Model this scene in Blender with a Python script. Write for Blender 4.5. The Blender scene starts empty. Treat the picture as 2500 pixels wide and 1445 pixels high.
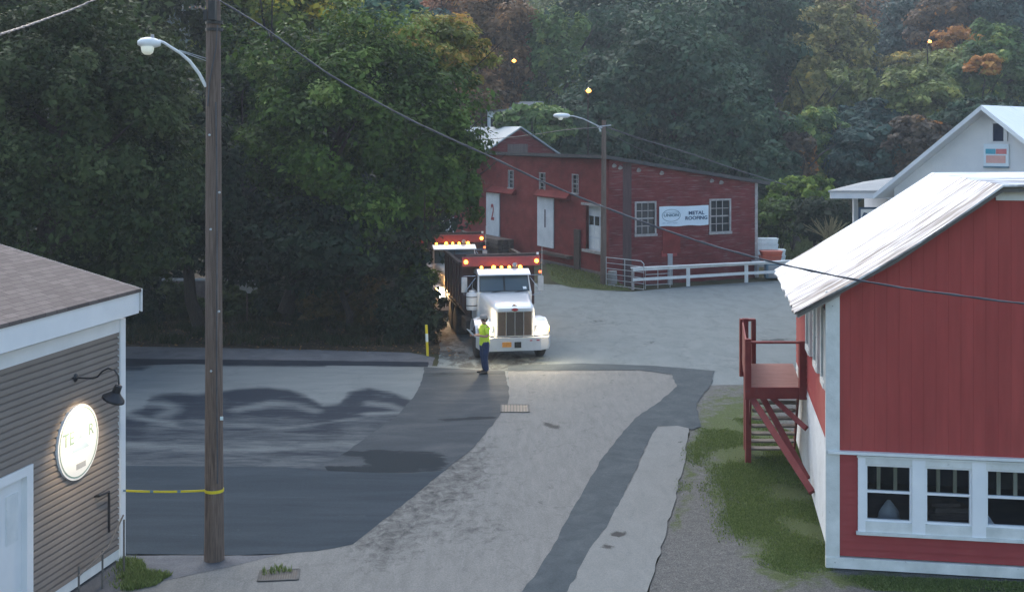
import bpy, bmesh, math, random
import numpy as np
from mathutils import Vector, Matrix
from mathutils.geometry import delaunay_2d_cdt
R = math.radians
random.seed(7)
rng = np.random.default_rng(11)
C = bpy.context.scene.collection
sc = bpy.context.scene

# ------------------------------------------------------------------ camera, world, light
F, H, HY, CX = 2900.0, 7.3, 330.0, 1250.0          # focal length in photo pixels, eye height, horizon row
cam = bpy.data.cameras.new('camera'); co = bpy.data.objects.new('camera', cam); C.objects.link(co)
co.location = (0, 0, H); co.rotation_euler = (R(90), 0, 0)
cam.sensor_width = 36; cam.lens = F / 2500 * 36
cam.shift_y = -(722.5 - HY) / 2500
cam.clip_start = 0.3; cam.clip_end = 3000
sc.camera = co

w = bpy.data.worlds.new('World'); sc.world = w; w.use_nodes = True
wn = w.node_tree; bg = wn.nodes['Background']
sky = wn.nodes.new('ShaderNodeTexSky'); sky.sky_type = 'NISHITA'; sky.sun_disc = False
SUN_EL, SUN_ROT = R(32), R(-20)
sky.sun_elevation = SUN_EL; sky.sun_rotation = SUN_ROT
sky.air_density = 1.1; sky.dust_density = 1.8; sky.ozone_density = 1.2
wn.links.new(sky.outputs[0], bg.inputs[0]); bg.inputs[1].default_value = 0.13
sl = bpy.data.lights.new('sun', 'SUN'); sl.energy = 1.0; sl.angle = R(45); sl.color = (.97, .985, 1)
so = bpy.data.objects.new('sun', sl); C.objects.link(so)
# sun direction as in the sky texture: rotation measured from +Y towards +X
sd = Vector((math.sin(SUN_ROT) * math.cos(R(62)), math.cos(SUN_ROT) * math.cos(R(62)), math.sin(R(62))))
so.rotation_euler = sd.to_track_quat('Z', 'Y').to_euler(); so.location = (0, 0, 40)
sc.view_settings.view_transform = 'Standard'; sc.view_settings.look = 'None'
sc.view_settings.exposure = 1.52; sc.view_settings.gamma = 1
sc.cycles.use_denoising = True
sc.cycles.max_bounces = 6; sc.cycles.diffuse_bounces = 3; sc.cycles.transparent_max_bounces = 8
sc.cycles.volume_bounces = 0

# ------------------------------------------------------------------ picture <-> place helpers
def G(px, py, z=0.0):
    Y = F * (H - z) / (py - HY)
    return Vector(((px - CX) * Y / F, Y, z))
def W(px, py, Y):
    return Vector(((px - CX) * Y / F, Y, H - (py - HY) * Y / F))

# ------------------------------------------------------------------ materials
def lin(c):
    return tuple((v / 12.92 if v <= .04045 else ((v + .055) / 1.055) ** 2.4) for v in c)
def newmat(name):
    m = bpy.data.materials.new(name); m.use_nodes = True
    return m, m.node_tree.nodes, m.node_tree.links, m.node_tree.nodes['Principled BSDF']
def ramp(n, stops):
    r = n.new('ShaderNodeValToRGB'); e = r.color_ramp.elements
    e[0].position, e[0].color = stops[0][0], (*stops[0][1], 1)
    e[1].position, e[1].color = stops[-1][0], (*stops[-1][1], 1)
    for p, c in stops[1:-1]:
        x = e.new(p); x.color = (*c, 1)
    return r
def noise(n, l, scale, stretch=(1, 1, 1), detail=4, rough=.6, coord='Object', dist=0):
    tc = n.new('ShaderNodeTexCoord'); mp = n.new('ShaderNodeMapping')
    mp.inputs['Scale'].default_value = stretch
    t = n.new('ShaderNodeTexNoise'); t.inputs['Scale'].default_value = scale
    t.inputs['Detail'].default_value = detail; t.inputs['Roughness'].default_value = rough
    t.inputs['Distortion'].default_value = dist
    l.new(tc.outputs[coord], mp.inputs[0]); l.new(mp.outputs[0], t.inputs['Vector'])
    return t
def mix(n, l, a, b, f, mode='MIX'):
    m = n.new('ShaderNodeMixRGB'); m.blend_type = mode
    for i, v in ((0, f), (1, a), (2, b)):
        if hasattr(v, 'links') or hasattr(v, 'is_linked'): l.new(v, m.inputs[i])
        elif i == 0: m.inputs[0].default_value = v
        else: m.inputs[i].default_value = (*v, 1)
    return m.outputs[0]
def mat(name, stops, scale=3, stretch=(1, 1, 1), rough=.75, metal=0, bump=0, bscale=40, bstretch=None, detail=5,
        dirt=None, spec=.4, grain=.0, dist=0, coat=0):
    """stops: [(pos, linear colour)...] over a noise; dirt=(colour, scale, lo, hi, stretch) spots on top."""
    m, n, l, p = newmat(name)
    if len(stops) == 1: stops = [(0, stops[0][1]), (1, stops[0][1])]
    t = noise(n, l, scale, stretch, detail, dist=dist)
    r = ramp(n, stops); l.new(t.outputs[0], r.inputs[0]); col = r.outputs[0]
    if dirt:
        d = noise(n, l, dirt[1], dirt[4] if len(dirt) > 4 else (1, 1, 1), 6, .65)
        dr = ramp(n, [(dirt[2], (0, 0, 0)), (dirt[3], (1, 1, 1))]); l.new(d.outputs[0], dr.inputs[0])
        col = mix(n, l, col, dirt[0], dr.outputs[0])
    if grain:
        g = noise(n, l, 60, (1, 1, 1), 3, .7)
        gr = ramp(n, [(.3, (1 - grain,) * 3), (.7, (1 + grain * .5,) * 3)]); l.new(g.outputs[0], gr.inputs[0])
        col = mix(n, l, col, gr.outputs[0], 1.0, 'MULTIPLY')
    l.new(col, p.inputs['Base Color'])
    p.inputs['Roughness'].default_value = rough; p.inputs['Metallic'].default_value = metal
    p.inputs['Specular IOR Level'].default_value = spec
    if coat: p.inputs['Coat Weight'].default_value = coat; p.inputs['Coat Roughness'].default_value = .1
    if bump:
        b = noise(n, l, bscale, bstretch or (1, 1, 1), 4, .6)
        bn = n.new('ShaderNodeBump'); bn.inputs['Strength'].default_value = bump; bn.inputs['Distance'].default_value = .02
        l.new(b.outputs[0], bn.inputs['Height']); l.new(bn.outputs[0], p.inputs['Normal'])
    return m
def two(a, b, lo=.3, hi=.7): return [(lo, a), (hi, b)]
def emis(name, col, s, base=(.8, .8, .8)):
    m, n, l, p = newmat(name)
    p.inputs['Base Color'].default_value = (*base, 1)
    p.inputs['Emission Color'].default_value = (*col, 1); p.inputs['Emission Strength'].default_value = s
    return m
def leafmat(name, stops, trans=.25):
    m, n, l, p = newmat(name)
    a = n.new('ShaderNodeAttribute'); a.attribute_name = 'tint'
    r = ramp(n, stops); l.new(a.outputs['Fac'], r.inputs[0])
    l.new(r.outputs[0], p.inputs['Base Color']); p.inputs['Roughness'].default_value = .6
    p.inputs['Specular IOR Level'].default_value = .12
    tr = n.new('ShaderNodeBsdfTranslucent'); l.new(r.outputs[0], tr.inputs[0])
    mx = n.new('ShaderNodeMixShader'); mx.inputs[0].default_value = trans
    l.new(p.outputs[0], mx.inputs[1]); l.new(tr.outputs[0], mx.inputs[2])
    l.new(mx.outputs[0], n['Material Output'].inputs[0])
    return m
def groundmat(name, base, stain, scale=1.2, stretch=(1, 1, 1), extra=None, grain=.25, rough=.85, bump=.3, rot=0, soft=(.38, .62), cracks=0, sts=None, sscale=2.6):
    """asphalt-like sheet; the vertex attribute 'stain' brings in the second colour, broken up by noise."""
    m, n, l, p = newmat(name)
    t = noise(n, l, scale, stretch, 8, .65, dist=.6)
    t.inputs['Vector'].links[0].from_node.inputs['Rotation'].default_value = (0, 0, rot)
    r = ramp(n, base); l.new(t.outputs[0], r.inputs[0]); col = r.outputs[0]
    a = n.new('ShaderNodeAttribute'); a.attribute_name = 'stain'
    t2 = noise(n, l, sscale, sts or stretch, 9, .72, dist=.6)
    t2.inputs['Vector'].links[0].from_node.inputs['Rotation'].default_value = (0, 0, rot)
    ad = n.new('ShaderNodeMath'); ad.operation = 'ADD'; l.new(a.outputs['Fac'], ad.inputs[0])
    mu = n.new('ShaderNodeMath'); mu.operation = 'MULTIPLY_ADD'; mu.inputs[1].default_value = 1.5; mu.inputs[2].default_value = -.75
    l.new(t2.outputs[0], mu.inputs[0]); l.new(mu.outputs[0], ad.inputs[1])
    sr = ramp(n, [(soft[0], (0, 0, 0)), (soft[1], (1, 1, 1))]); l.new(ad.outputs[0], sr.inputs[0])
    mulf = n.new('ShaderNodeMath'); mulf.operation = 'MULTIPLY'; mulf.use_clamp = True
    l.new(sr.outputs[0], mulf.inputs[0])
    gt = n.new('ShaderNodeMath'); gt.operation = 'MULTIPLY'; gt.use_clamp = True; gt.inputs[1].default_value = 4
    l.new(a.outputs['Fac'], gt.inputs[0]); l.new(gt.outputs[0], mulf.inputs[1])
    col = mix(n, l, col, stain, mulf.outputs[0])
    if extra:
        d = noise(n, l, extra[1], extra[4] if len(extra) > 4 else (1, 1, 1), 8, .7, dist=.5)
        d.inputs['Vector'].links[0].from_node.inputs['Rotation'].default_value = (0, 0, rot)
        dr = ramp(n, [(extra[2], (0, 0, 0)), (extra[3], (1, 1, 1))]); l.new(d.outputs[0], dr.inputs[0])
        col = mix(n, l, col, extra[0], dr.outputs[0])
    if cracks:
        tc = n.new('ShaderNodeTexCoord'); wv_ = noise(n, l, 1.3, (1, 1, 1), 5, .7); wa = n.new('ShaderNodeVectorMath'); wa.operation = 'SCALE'; wa.inputs['Scale'].default_value = 1.5
        l.new(wv_.outputs['Color'], wa.inputs[0]); av = n.new('ShaderNodeVectorMath'); av.operation = 'ADD'; l.new(tc.outputs['Object'], av.inputs[0]); l.new(wa.outputs[0], av.inputs[1])
        vo_ = n.new('ShaderNodeTexVoronoi'); vo_.feature = 'DISTANCE_TO_EDGE'; vo_.inputs['Scale'].default_value = .28; l.new(av.outputs[0], vo_.inputs['Vector'])
        cr = ramp(n, [(0, (1 - cracks,) * 3), (.013, (1, 1, 1))]); l.new(vo_.outputs['Distance'], cr.inputs[0]); col = mix(n, l, col, cr.outputs[0], 1.0, 'MULTIPLY')
    g = noise(n, l, 35, (1, 1, 1), 4, .8)
    gr = ramp(n, [(.3, (1 - grain,) * 3), (.7, (1 + grain * .6,) * 3)]); l.new(g.outputs[0], gr.inputs[0])
    col = mix(n, l, col, gr.outputs[0], 1.0, 'MULTIPLY')
    l.new(col, p.inputs['Base Color']); p.inputs['Roughness'].default_value = rough
    p.inputs['Specular IOR Level'].default_value = .06
    bn = n.new('ShaderNodeBump'); bn.inputs['Strength'].default_value = bump; bn.inputs['Distance'].default_value = .02
    l.new(g.outputs[0], bn.inputs['Height']); l.new(bn.outputs[0], p.inputs['Normal'])
    return m

M = {}
M['white_paint'] = mat('white_paint', two((.60, .63, .64), (.76, .78, .78)), 2.5, rough=.5, dirt=((.28, .27, .25), 5, .66, .8))
M['white_clean'] = mat('white_clean', two((.70, .72, .74), (.80, .81, .82)), 1.5, rough=.5)
M['white_chipped'] = mat('white_chipped', two((.50, .52, .50), (.74, .75, .73)), 2, rough=.7, dirt=((.10, .09, .08), 9, .66, .72), bump=.3)
M['white_wall'] = mat('white_wall', two((.52, .54, .55), (.70, .72, .72)), 1.3, rough=.7, dirt=((.22, .21, .19), 3.5, .60, .85, (1, 1, .5)))
M['red_barn_new'] = mat('red_barn_new', two((.225, .026, .026), (.275, .036, .034)), .9, (1, 1, .3), rough=.65, dirt=((.17, .022, .022), 2.2, .5, .8, (3, 3, .4)), spec=.25)
M['red_lap'] = mat('red_lap', two((.27, .040, .042), (.33, .056, .054)), 1.5, (1, 1, 1), rough=.65, spec=.25)
M['red_barn_old'] = mat('red_barn_old', [(.25, (.12, .020, .020)), (.5, (.19, .030, .028)), (.78, (.24, .050, .045))], 1.1, (1, 1, 1.6), rough=.85,
                        dirt=((.20, .12, .11), 3.2, .60, .76, (.5, .5, 6)), bump=.4, bscale=14, bstretch=(.4, .4, 5), spec=.15)
M['red_barn_peel'] = mat('red_barn_peel', [(.25, (.09, .018, .020)), (.5, (.15, .028, .030)), (.78, (.20, .05, .05))], 1.3, (1, 1, 1.6), rough=.9,
                         dirt=((.23, .16, .15), 2.6, .53, .72, (.45, .45, 7)), bump=.5, bscale=14, bstretch=(.4, .4, 5), spec=.12)
M['grey_board'] = mat('grey_board', two((.10, .075, .07), (.17, .13, .12)), 3, (3, 3, .4), rough=.9)
M['board_dark'] = mat('board_dark', two((.055, .03, .032), (.095, .055, .055)), 3, (3, 3, .4), rough=.9)
M['old_trim'] = mat('old_trim', two((.26, .24, .23), (.42, .40, .39)), 6, rough=.85, dirt=((.14, .05, .05), 8, .62, .72))
M['taupe'] = mat('taupe', two((.215, .182, .160), (.25, .212, .188)), 1.2, (1, 1, .6), rough=.6, spec=.3)
M['taupe_dark'] = mat('taupe_dark', two((.1, .09, .09), (.13, .12, .12)), 2)
M['shingle'] = None
M['roof_white'] = mat('roof_white', two((.70, .73, .75), (.84, .85, .86)), .8, rough=.42, dirt=((.22, .21, .22), 2.2, .60, .72, (.35, 4.5, .35)), spec=.5)
M['roof_metal'] = mat('roof_metal', two((.24, .29, .32), (.32, .37, .40)), .6, rough=.5)
M['roof_grey'] = mat('roof_grey', two((.17, .185, .19), (.24, .255, .26)), 1, rough=.6)
M['roof_dark'] = mat('roof_dark', two((.035, .035, .04), (.075, .07, .07)), 4, (1, 1, 1), rough=.8)
M['wood_pole'] = mat('wood_pole', [(.25, (.075, .052, .042)), (.5, (.15, .108, .086)), (.75, (.24, .18, .15))], 8, (6, 6, .25), rough=.9, bump=.8, bscale=18, bstretch=(6, 6, .3), dirt=((.04, .025, .02), 3, .58, .75, (4, 4, .3)))
M['galv'] = mat('galv', two((.42, .44, .46), (.60, .62, .63)), 6, rough=.4, metal=.6)
M['black_iron'] = mat('black_iron', two((.012, .012, .014), (.025, .025, .03)), 6, rough=.4)
M['cable'] = mat('cable', two((.035, .035, .045), (.10, .10, .11)), 3, rough=.45)
M['deck'] = mat('deck', two((.15, .06, .05), (.24, .11, .09)), 5, (.6, 5, 1), rough=.8, bump=.3)
M['deck_red'] = mat('deck_red', two((.15, .022, .022), (.22, .04, .036)), 3, rough=.75, dirt=((.1, .05, .045), 6, .6, .75))
M['tread'] = mat('tread', two((.12, .10, .085), (.22, .19, .16)), 5, rough=.85)
M['truck_white'] = mat('truck_white', two((.52, .53, .54), (.60, .61, .62)), 1.4, rough=.28, spec=.5, dirt=((.30, .28, .25), 3.0, .62, .9), coat=.5)
M['bumper_white'] = mat('bumper_white', two((.40, .41, .42), (.50, .51, .52)), 1.5, rough=.35, dirt=((.16, .15, .14), 6, .66, .82), coat=.3)
M['truck_red'] = mat('truck_red', two((.17, .026, .03), (.25, .05, .055)), 2, rough=.5, dirt=((.09, .05, .05), 3, .55, .8))
M['box_dark'] = mat('box_dark', two((.05, .024, .022), (.085, .04, .035)), 2, rough=.7, dirt=((.05, .045, .042), 2.5, .5, .7))
M['chassis'] = mat('chassis', two((.01, .01, .01), (.025, .023, .022)), 4, rough=.7)
M['tyre'] = mat('tyre', two((.014, .014, .014), (.03, .029, .028)), 9, rough=.85, bump=.4)
M['chrome'] = mat('chrome', two((.55, .56, .58), (.70, .70, .70)), 5, rough=.16, metal=1)
M['grille'] = mat('grille', two((.045, .035, .03), (.10, .075, .06)), 30, (6, 6, .5), rough=.5, metal=.4, bump=.4)
M['screen'] = mat('screen', two((.035, .055, .065), (.055, .08, .09)), .8, rough=.08, spec=.8)
M['dark_glass'] = mat('dark_glass', two((.012, .016, .02), (.03, .035, .04)), 2, rough=.12, spec=.35)
M['plate'] = mat('plate', two((.55, .20, .03), (.68, .28, .05)), 20, rough=.5)
M['black'] = mat('black', two((.008, .008, .008), (.014, .014, .014)), 5, rough=.6)
M['asphalt_load'] = mat('asphalt_load', two((.03, .03, .03), (.06, .06, .06)), 9, rough=.9, bump=1)
M['red_enamel'] = mat('red_enamel', two((.30, .01, .02), (.36, .015, .03)), 4, rough=.3)
M['amber'] = emis('amber', (1.0, .36, .03), 6, (.9, .4, .05))
M['amber_far'] = emis('amber_far', (1.0, .40, .05), 3.2, (.9, .5, .1))
M['head_on'] = emis('head_on', (1.0, .86, .62), 60)
M['lamp_on'] = emis('lamp_on', (1.0, .80, .50), 12)
M['bowl'] = emis('bowl', (.95, .95, .70), .08, (.75, .78, .72))
M['red_light'] = emis('red_light', (1.0, .12, .03), 2.0, (.6, .1, .05))
M['skin'] = mat('skin', two((.36, .19, .13), (.42, .23, .16)), 6, rough=.55)
M['hivis'] = mat('hivis', two((.50, .66, .03), (.60, .76, .06)), 4, rough=.7, bump=.3, bscale=12)
M['hivis_tape'] = mat('hivis_tape', two((.50, .52, .50), (.60, .62, .58)), 4, rough=.4)
M['jeans'] = mat('jeans', two((.010, .022, .06), (.022, .04, .10)), 7, rough=.9, bump=.5, bscale=10)
M['cap'] = mat('cap', two((.22, .20, .18), (.30, .27, .24)), 5, rough=.8)
M['boot'] = mat('boot', two((.02, .016, .013), (.045, .035, .028)), 5, rough=.7)
M['hair'] = mat('hair', two((.02, .014, .01), (.04, .03, .02)), 30, rough=.8)
M['paper'] = mat('paper', two((.72, .76, .80), (.80, .83, .86)), 3, rough=.6)
M['yellow'] = mat('yellow', two((.62, .50, .02), (.74, .60, .03)), 5, rough=.5, dirt=((.2, .17, .05), 8, .64, .8))
M['navy'] = mat('navy', two((.01, .02, .05), (.015, .03, .07)), 6, rough=.5)
M['banner_blue'] = mat('banner_blue', two((.03, .07, .14), (.04, .09, .17)), 3, rough=.6)
M['banner_grey'] = mat('banner_grey', two((.10, .18, .24), (.14, .24, .30)), 3, rough=.6)
M['banner_pale'] = mat('banner_pale', two((.36, .46, .56), (.42, .52, .62)), 3, rough=.6)
M['banner'] = mat('banner', two((.56, .66, .74), (.66, .74, .80)), 1.2, rough=.55)
M['num_red'] = mat('num_red', two((.22, .02, .03), (.30, .03, .04)), 5, rough=.6)
M['num_dark'] = mat('num_dark', two((.05, .03, .05), (.08, .05, .08)), 5, rough=.6)
M['door_white'] = mat('door_white', two((.50, .54, .58), (.66, .69, .72)), 1.6, rough=.6, dirt=((.25, .22, .2), 6, .64, .8))
M['bark'] = mat('bark', two((.02, .016, .013), (.05, .04, .032)), 6, (4, 4, .5), rough=.95, bump=.8)
M['bark_mid'] = mat('bark_mid', two((.035, .03, .028), (.07, .06, .055)), 6, (4, 4, .5), rough=.95)
M['sign_green'] = mat('sign_green', two((.17, .26, .23), (.22, .32, .29)), 5, rough=.6)
M['sign_grey'] = mat('sign_grey', two((.30, .32, .34), (.42, .43, .45)), 5, rough=.6)
M['sign_teal'] = mat('sign_teal', two((.06, .30, .42), (.09, .36, .48)), 5, rough=.5)
M['sign_red'] = mat('sign_red', two((.50, .16, .17), (.58, .20, .21)), 5, rough=.5)
M['sign_pink'] = mat('sign_pink', two((.56, .32, .30), (.64, .38, .35)), 5, rough=.5)
M['tan_cloth'] = mat('tan_cloth', two((.26, .24, .17), (.38, .35, .26)), 4, (6, 6, .5), rough=.9)
M['pale_cloth'] = mat('pale_cloth', two((.32, .34, .36), (.46, .48, .50)), 3, rough=.9)
M['interior'] = mat('interior', two((.035, .045, .075), (.09, .09, .11)), 1.5, rough=.9)
M['orange_plastic'] = mat('orange_plastic', two((.40, .07, .04), (.50, .11, .06)), 4, rough=.5)
M['tote_white'] = mat('tote_white', two((.58, .66, .66), (.74, .80, .80)), 3, rough=.5, dirt=((.35, .4, .4), 10, .6, .8, (1, 1, 5)))
M['lumber'] = mat('lumber', two((.06, .045, .04), (.13, .10, .085)), 6, (1, 1, 8), rough=.9, bump=.5)
M['concrete'] = mat('concrete', two((.22, .22, .21), (.34, .34, .33)), 3, rough=.9, bump=.3)
M['stone'] = mat('stone', two((.10, .085, .08), (.20, .16, .15)), 4, rough=.95, bump=.8, bscale=8)
M['grate_frame'] = mat('grate_frame', two((.05, .05, .05), (.085, .085, .083)), 9, rough=.9)
M['rust_pale'] = mat('rust_pale', two((.10, .095, .088), (.15, .14, .13)), 9, rough=.9)
M['rust'] = mat('rust', two((.045, .03, .025), (.09, .06, .05)), 9, rough=.9)
M['house_white'] = mat('house_white', two((.55, .58, .62), (.68, .7, .72)), 1, rough=.7)
M['straw'] = leafmat('straw', [(0, (.10, .08, .05)), (.5, (.26, .22, .12)), (1, (.42, .38, .22))])

def glass():
    m, n, l, p = newmat('window_glass')
    g = n.new('ShaderNodeBsdfGlossy'); g.inputs['Roughness'].default_value = .03; g.inputs[0].default_value = (.8, .85, .9, 1)
    t = n.new('ShaderNodeBsdfTransparent'); t.inputs[0].default_value = (.75, .8, .85, 1)
    f = n.new('ShaderNodeFresnel'); f.inputs[0].default_value = 1.5
    mx = n.new('ShaderNodeMixShader'); l.new(f.outputs[0], mx.inputs[0]); l.new(t.outputs[0], mx.inputs[1]); l.new(g.outputs[0], mx.inputs[2])
    l.new(mx.outputs[0], n['Material Output'].inputs[0]); return m
M['glass'] = glass()
def groove(name, ca, cb, per, depth, axis_dir):
    """vertical grooves every per metres along the wall direction"""
    m, n, l, p = newmat(name)
    t = noise(n, l, .9, (1, 1, .3), 6); r = ramp(n, two(ca, cb)); l.new(t.outputs[0], r.inputs[0])
    t3 = noise(n, l, 2.4, (2.5, 2.5, .25), 6); r3 = ramp(n, [(.35, (.86,) * 3), (.65, (1.05,) * 3)]); l.new(t3.outputs[0], r3.inputs[0])
    col = mix(n, l, r.outputs[0], r3.outputs[0], 1.0, 'MULTIPLY')
    tc = n.new('ShaderNodeTexCoord'); dp = n.new('ShaderNodeVectorMath'); dp.operation = 'DOT_PRODUCT'
    dp.inputs[1].default_value = (axis_dir[0] / per, axis_dir[1] / per, 0)
    l.new(tc.outputs['Object'], dp.inputs[0])
    fr = n.new('ShaderNodeMath'); fr.operation = 'FRACT'; l.new(dp.outputs['Value'], fr.inputs[0])
    gr = ramp(n, [(0, (0, 0, 0)), (.09, (1, 1, 1))]); l.new(fr.outputs[0], gr.inputs[0])
    bn = n.new('ShaderNodeBump'); bn.inputs['Strength'].default_value = .8; bn.inputs['Distance'].default_value = depth
    l.new(gr.outputs[0], bn.inputs['Height']); l.new(bn.outputs[0], p.inputs['Normal'])
    g2 = ramp(n, [(0, (.72,) * 3), (.07, (1,) * 3)]); l.new(fr.outputs[0], g2.inputs[0])
    col = mix(n, l, col, g2.outputs[0], .35, 'MULTIPLY')
    l.new(col, p.inputs['Base Color']); p.inputs['Roughness'].default_value = .7; p.inputs['Specular IOR Level'].default_value = .2
    return m
M['red_groove'] = groove('red_groove', (.33, .055, .050), (.39, .072, .062), .2, .006, (1, -.166))
def shingles():
    m, n, l, p = newmat('shingles')
    tc = n.new('ShaderNodeTexCoord'); mp = n.new('ShaderNodeMapping'); mp.inputs['Rotation'].default_value = (0, 0, R(79.2) * -1)
    br = n.new('ShaderNodeTexBrick'); l.new(tc.outputs['Object'], mp.inputs[0]); l.new(mp.outputs[0], br.inputs[0])
    br.inputs['Scale'].default_value = 1; br.inputs['Brick Width'].default_value = .30; br.inputs['Row Height'].default_value = .14
    br.inputs['Mortar Size'].default_value = .008; br.inputs['Color1'].default_value = (.088, .070, .064, 1)
    br.inputs['Color2'].default_value = (.135, .110, .102, 1); br.inputs['Mortar'].default_value = (.06, .04, .04, 1)
    g = noise(n, l, 50, (1, 1, 1), 4, .8); gr = ramp(n, [(.3, (.75,) * 3), (.7, (1.2,) * 3)]); l.new(g.outputs[0], gr.inputs[0])
    col = mix(n, l, br.outputs[0], gr.outputs[0], 1.0, 'MULTIPLY'); l.new(col, p.inputs['Base Color'])
    p.inputs['Roughness'].default_value = .9
    bn = n.new('ShaderNodeBump'); bn.inputs['Strength'].default_value = .5; bn.inputs['Distance'].default_value = .01
    l.new(br.outputs['Fac'], bn.inputs['Height']); bn.invert = True; l.new(bn.outputs[0], p.inputs['Normal'])
    return m
M['shingle'] = shingles()

# ------------------------------------------------------------------ mesh builder
OFF = {}
def tag(o, label=None, cat=None, group=None, kind=None):
    if label: o['label'] = label
    if cat: o['category'] = cat
    if group: o['group'] = group
    if kind: o['kind'] = kind
    return o
def thing(name, label, cat, loc=(0, 0, 0), group=None, rz=0, local=False):
    o = bpy.data.objects.new(name, None); C.objects.link(o); o.location = loc; o.rotation_euler = (0, 0, rz)
    o.empty_display_size = .3
    OFF[o.name] = Vector((0, 0, 0)) if local else Vector(loc)
    return tag(o, label, cat, group)
def link(name, me, m, parent=None):
    o = bpy.data.objects.new(name, me); C.objects.link(o)
    if parent is not None: o.parent = parent; OFF[o.name] = OFF[parent.name]
    else: OFF[o.name] = Vector((0, 0, 0))
    if m is not None:
        if me.materials: me.materials[0] = m
        else: me.materials.append(m)
    return o
class MB:
    def __init__(s): s.v = []; s.f = []
    def add(s, vs, fs):
        b = len(s.v); s.v += [Vector(v) for v in vs]; s.f += [tuple(b + i for i in f) for f in fs]; return s
    def box(s, c, size, rot=None, T=None):
        hx, hy, hz = size[0] / 2, size[1] / 2, size[2] / 2; c = Vector(c)
        vs = [Vector((x * hx, y * hy, z * hz)) for x in (-1, 1) for y in (-1, 1) for z in (-1, 1)]
        if rot is not None: vs = [rot @ v for v in vs]
        vs = [v + c for v in vs]
        return s.add(vs, [(0, 1, 3, 2), (4, 6, 7, 5), (0, 4, 5, 1), (2, 3, 7, 6), (0, 2, 6, 4), (1, 5, 7, 3)])
    def hexa(s, p):  # 8 points: bottom 4 (ccw), top 4
        return s.add(p, [(3, 2, 1, 0), (4, 5, 6, 7), (0, 1, 5, 4), (1, 2, 6, 5), (2, 3, 7, 6), (3, 0, 4, 7)])
    def tube(s, pts, r, n=8, cap=True):
        pts = [Vector(p) for p in pts]; N = len(pts)
        rs = r if isinstance(r, (list, tuple)) else [r] * N
        up = Vector((0, 0, 1)); vs = []
        for i, p in enumerate(pts):
            d = (pts[min(i + 1, N - 1)] - pts[max(i - 1, 0)]).normalized()
            a = d.cross(up)
            if a.length < .05: a = d.cross(Vector((1, 0, 0)))
            a.normalize(); b = d.cross(a)
            for k in range(n):
                t = 2 * math.pi * k / n; vs.append(p + (a * math.cos(t) + b * math.sin(t)) * rs[i])
        fs = [(i * n + k, i * n + (k + 1) % n, (i + 1) * n + (k + 1) % n, (i + 1) * n + k) for i in range(N - 1) for k in range(n)]
        if cap: fs += [tuple(range(n - 1, -1, -1)), tuple((N - 1) * n + k for k in range(n))]
        return s.add(vs, fs)
    def loft(s, secs, cap=True):
        n = len(secs[0]); vs = [p for q in secs for p in q]; N = len(secs)
        fs = [(i * n + k, i * n + (k + 1) % n, (i + 1) * n + (k + 1) % n, (i + 1) * n + k) for i in range(N - 1) for k in range(n)]
        if cap: fs += [tuple(range(n - 1, -1, -1)), tuple((N - 1) * n + k for k in range(n))]
        return s.add(vs, fs)
    def lathe(s, c, prof, n=20, axis=Vector((0, 0, 1))):  # prof: (r, h) along axis
        axis = Vector(axis).normalized(); a = axis.orthogonal().normalized(); b = axis.cross(a); c = Vector(c)
        return s.loft([[c + axis * h + (a * math.cos(2 * math.pi * k / n) + b * math.sin(2 * math.pi * k / n)) * r for k in range(n)] for r, h in prof])
    def build(s, name, m, parent=None, smooth=False, bevel=0):
        off = OFF[parent.name] if parent is not None else Vector((0, 0, 0))
        me = bpy.data.meshes.new(name); me.from_pydata([tuple(v - off) for v in s.v], [], s.f); 
        bm = bmesh.new(); bm.from_mesh(me); bmesh.ops.recalc_face_normals(bm, faces=bm.faces)
        if bevel:
            es = [e for e in bm.edges if len(e.link_faces) == 2 and e.calc_face_angle(0) > .5]
            bmesh.ops.bevel(bm, geom=es, offset=bevel, segments=2, affect='EDGES', profile=.6)
        bm.to_mesh(me); bm.free()
        if smooth:
            me.polygons.foreach_set('use_smooth', [True] * len(me.polygons))
            try: me.set_sharp_from_angle(angle=R(38))
            except Exception: pass
        return link(name, me, m, parent)
def rect(name, wall, s0, s1, z0, z1, o0, o1, m, parent, bevel=0):
    return MB().hexa(wall.slab(s0, s1, z0, z1, o0, o1)).build(name, m, parent, bevel=bevel)

class Wall:
    def __init__(s, O, d, n):
        s.O = Vector((O[0], O[1])); s.d = Vector(d).normalized(); s.n = Vector(n).normalized()
    def P(s, a, z, off=0):
        q = s.O + s.d * a + s.n * off; return Vector((q.x, q.y, z))
    def S(s, px):                       # distance along the wall seen at picture column px
        k = (px - CX) / F
        return (k * s.O.y - s.O.x) / (s.d.x - k * s.d.y)
    def Z(s, px, py):
        q = s.O + s.d * s.S(px); return H - (py - HY) * q.y / F
    def slab(s, s0, s1, z0, z1, o0, o1):
        return [s.P(s0, z0, o0), s.P(s1, z0, o0), s.P(s1, z0, o1), s.P(s0, z0, o1),
                s.P(s0, z1, o0), s.P(s1, z1, o0), s.P(s1, z1, o1), s.P(s0, z1, o1)]
    def pxrect(s, x0, x1, y0, y1):      # picture box -> s0,s1,z0,z1 (z taken at the middle column)
        a, b = s.S(x0), s.S(x1); xm = (x0 + x1) / 2
        return min(a, b), max(a, b), s.Z(xm, y1), s.Z(xm, y0)
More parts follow.
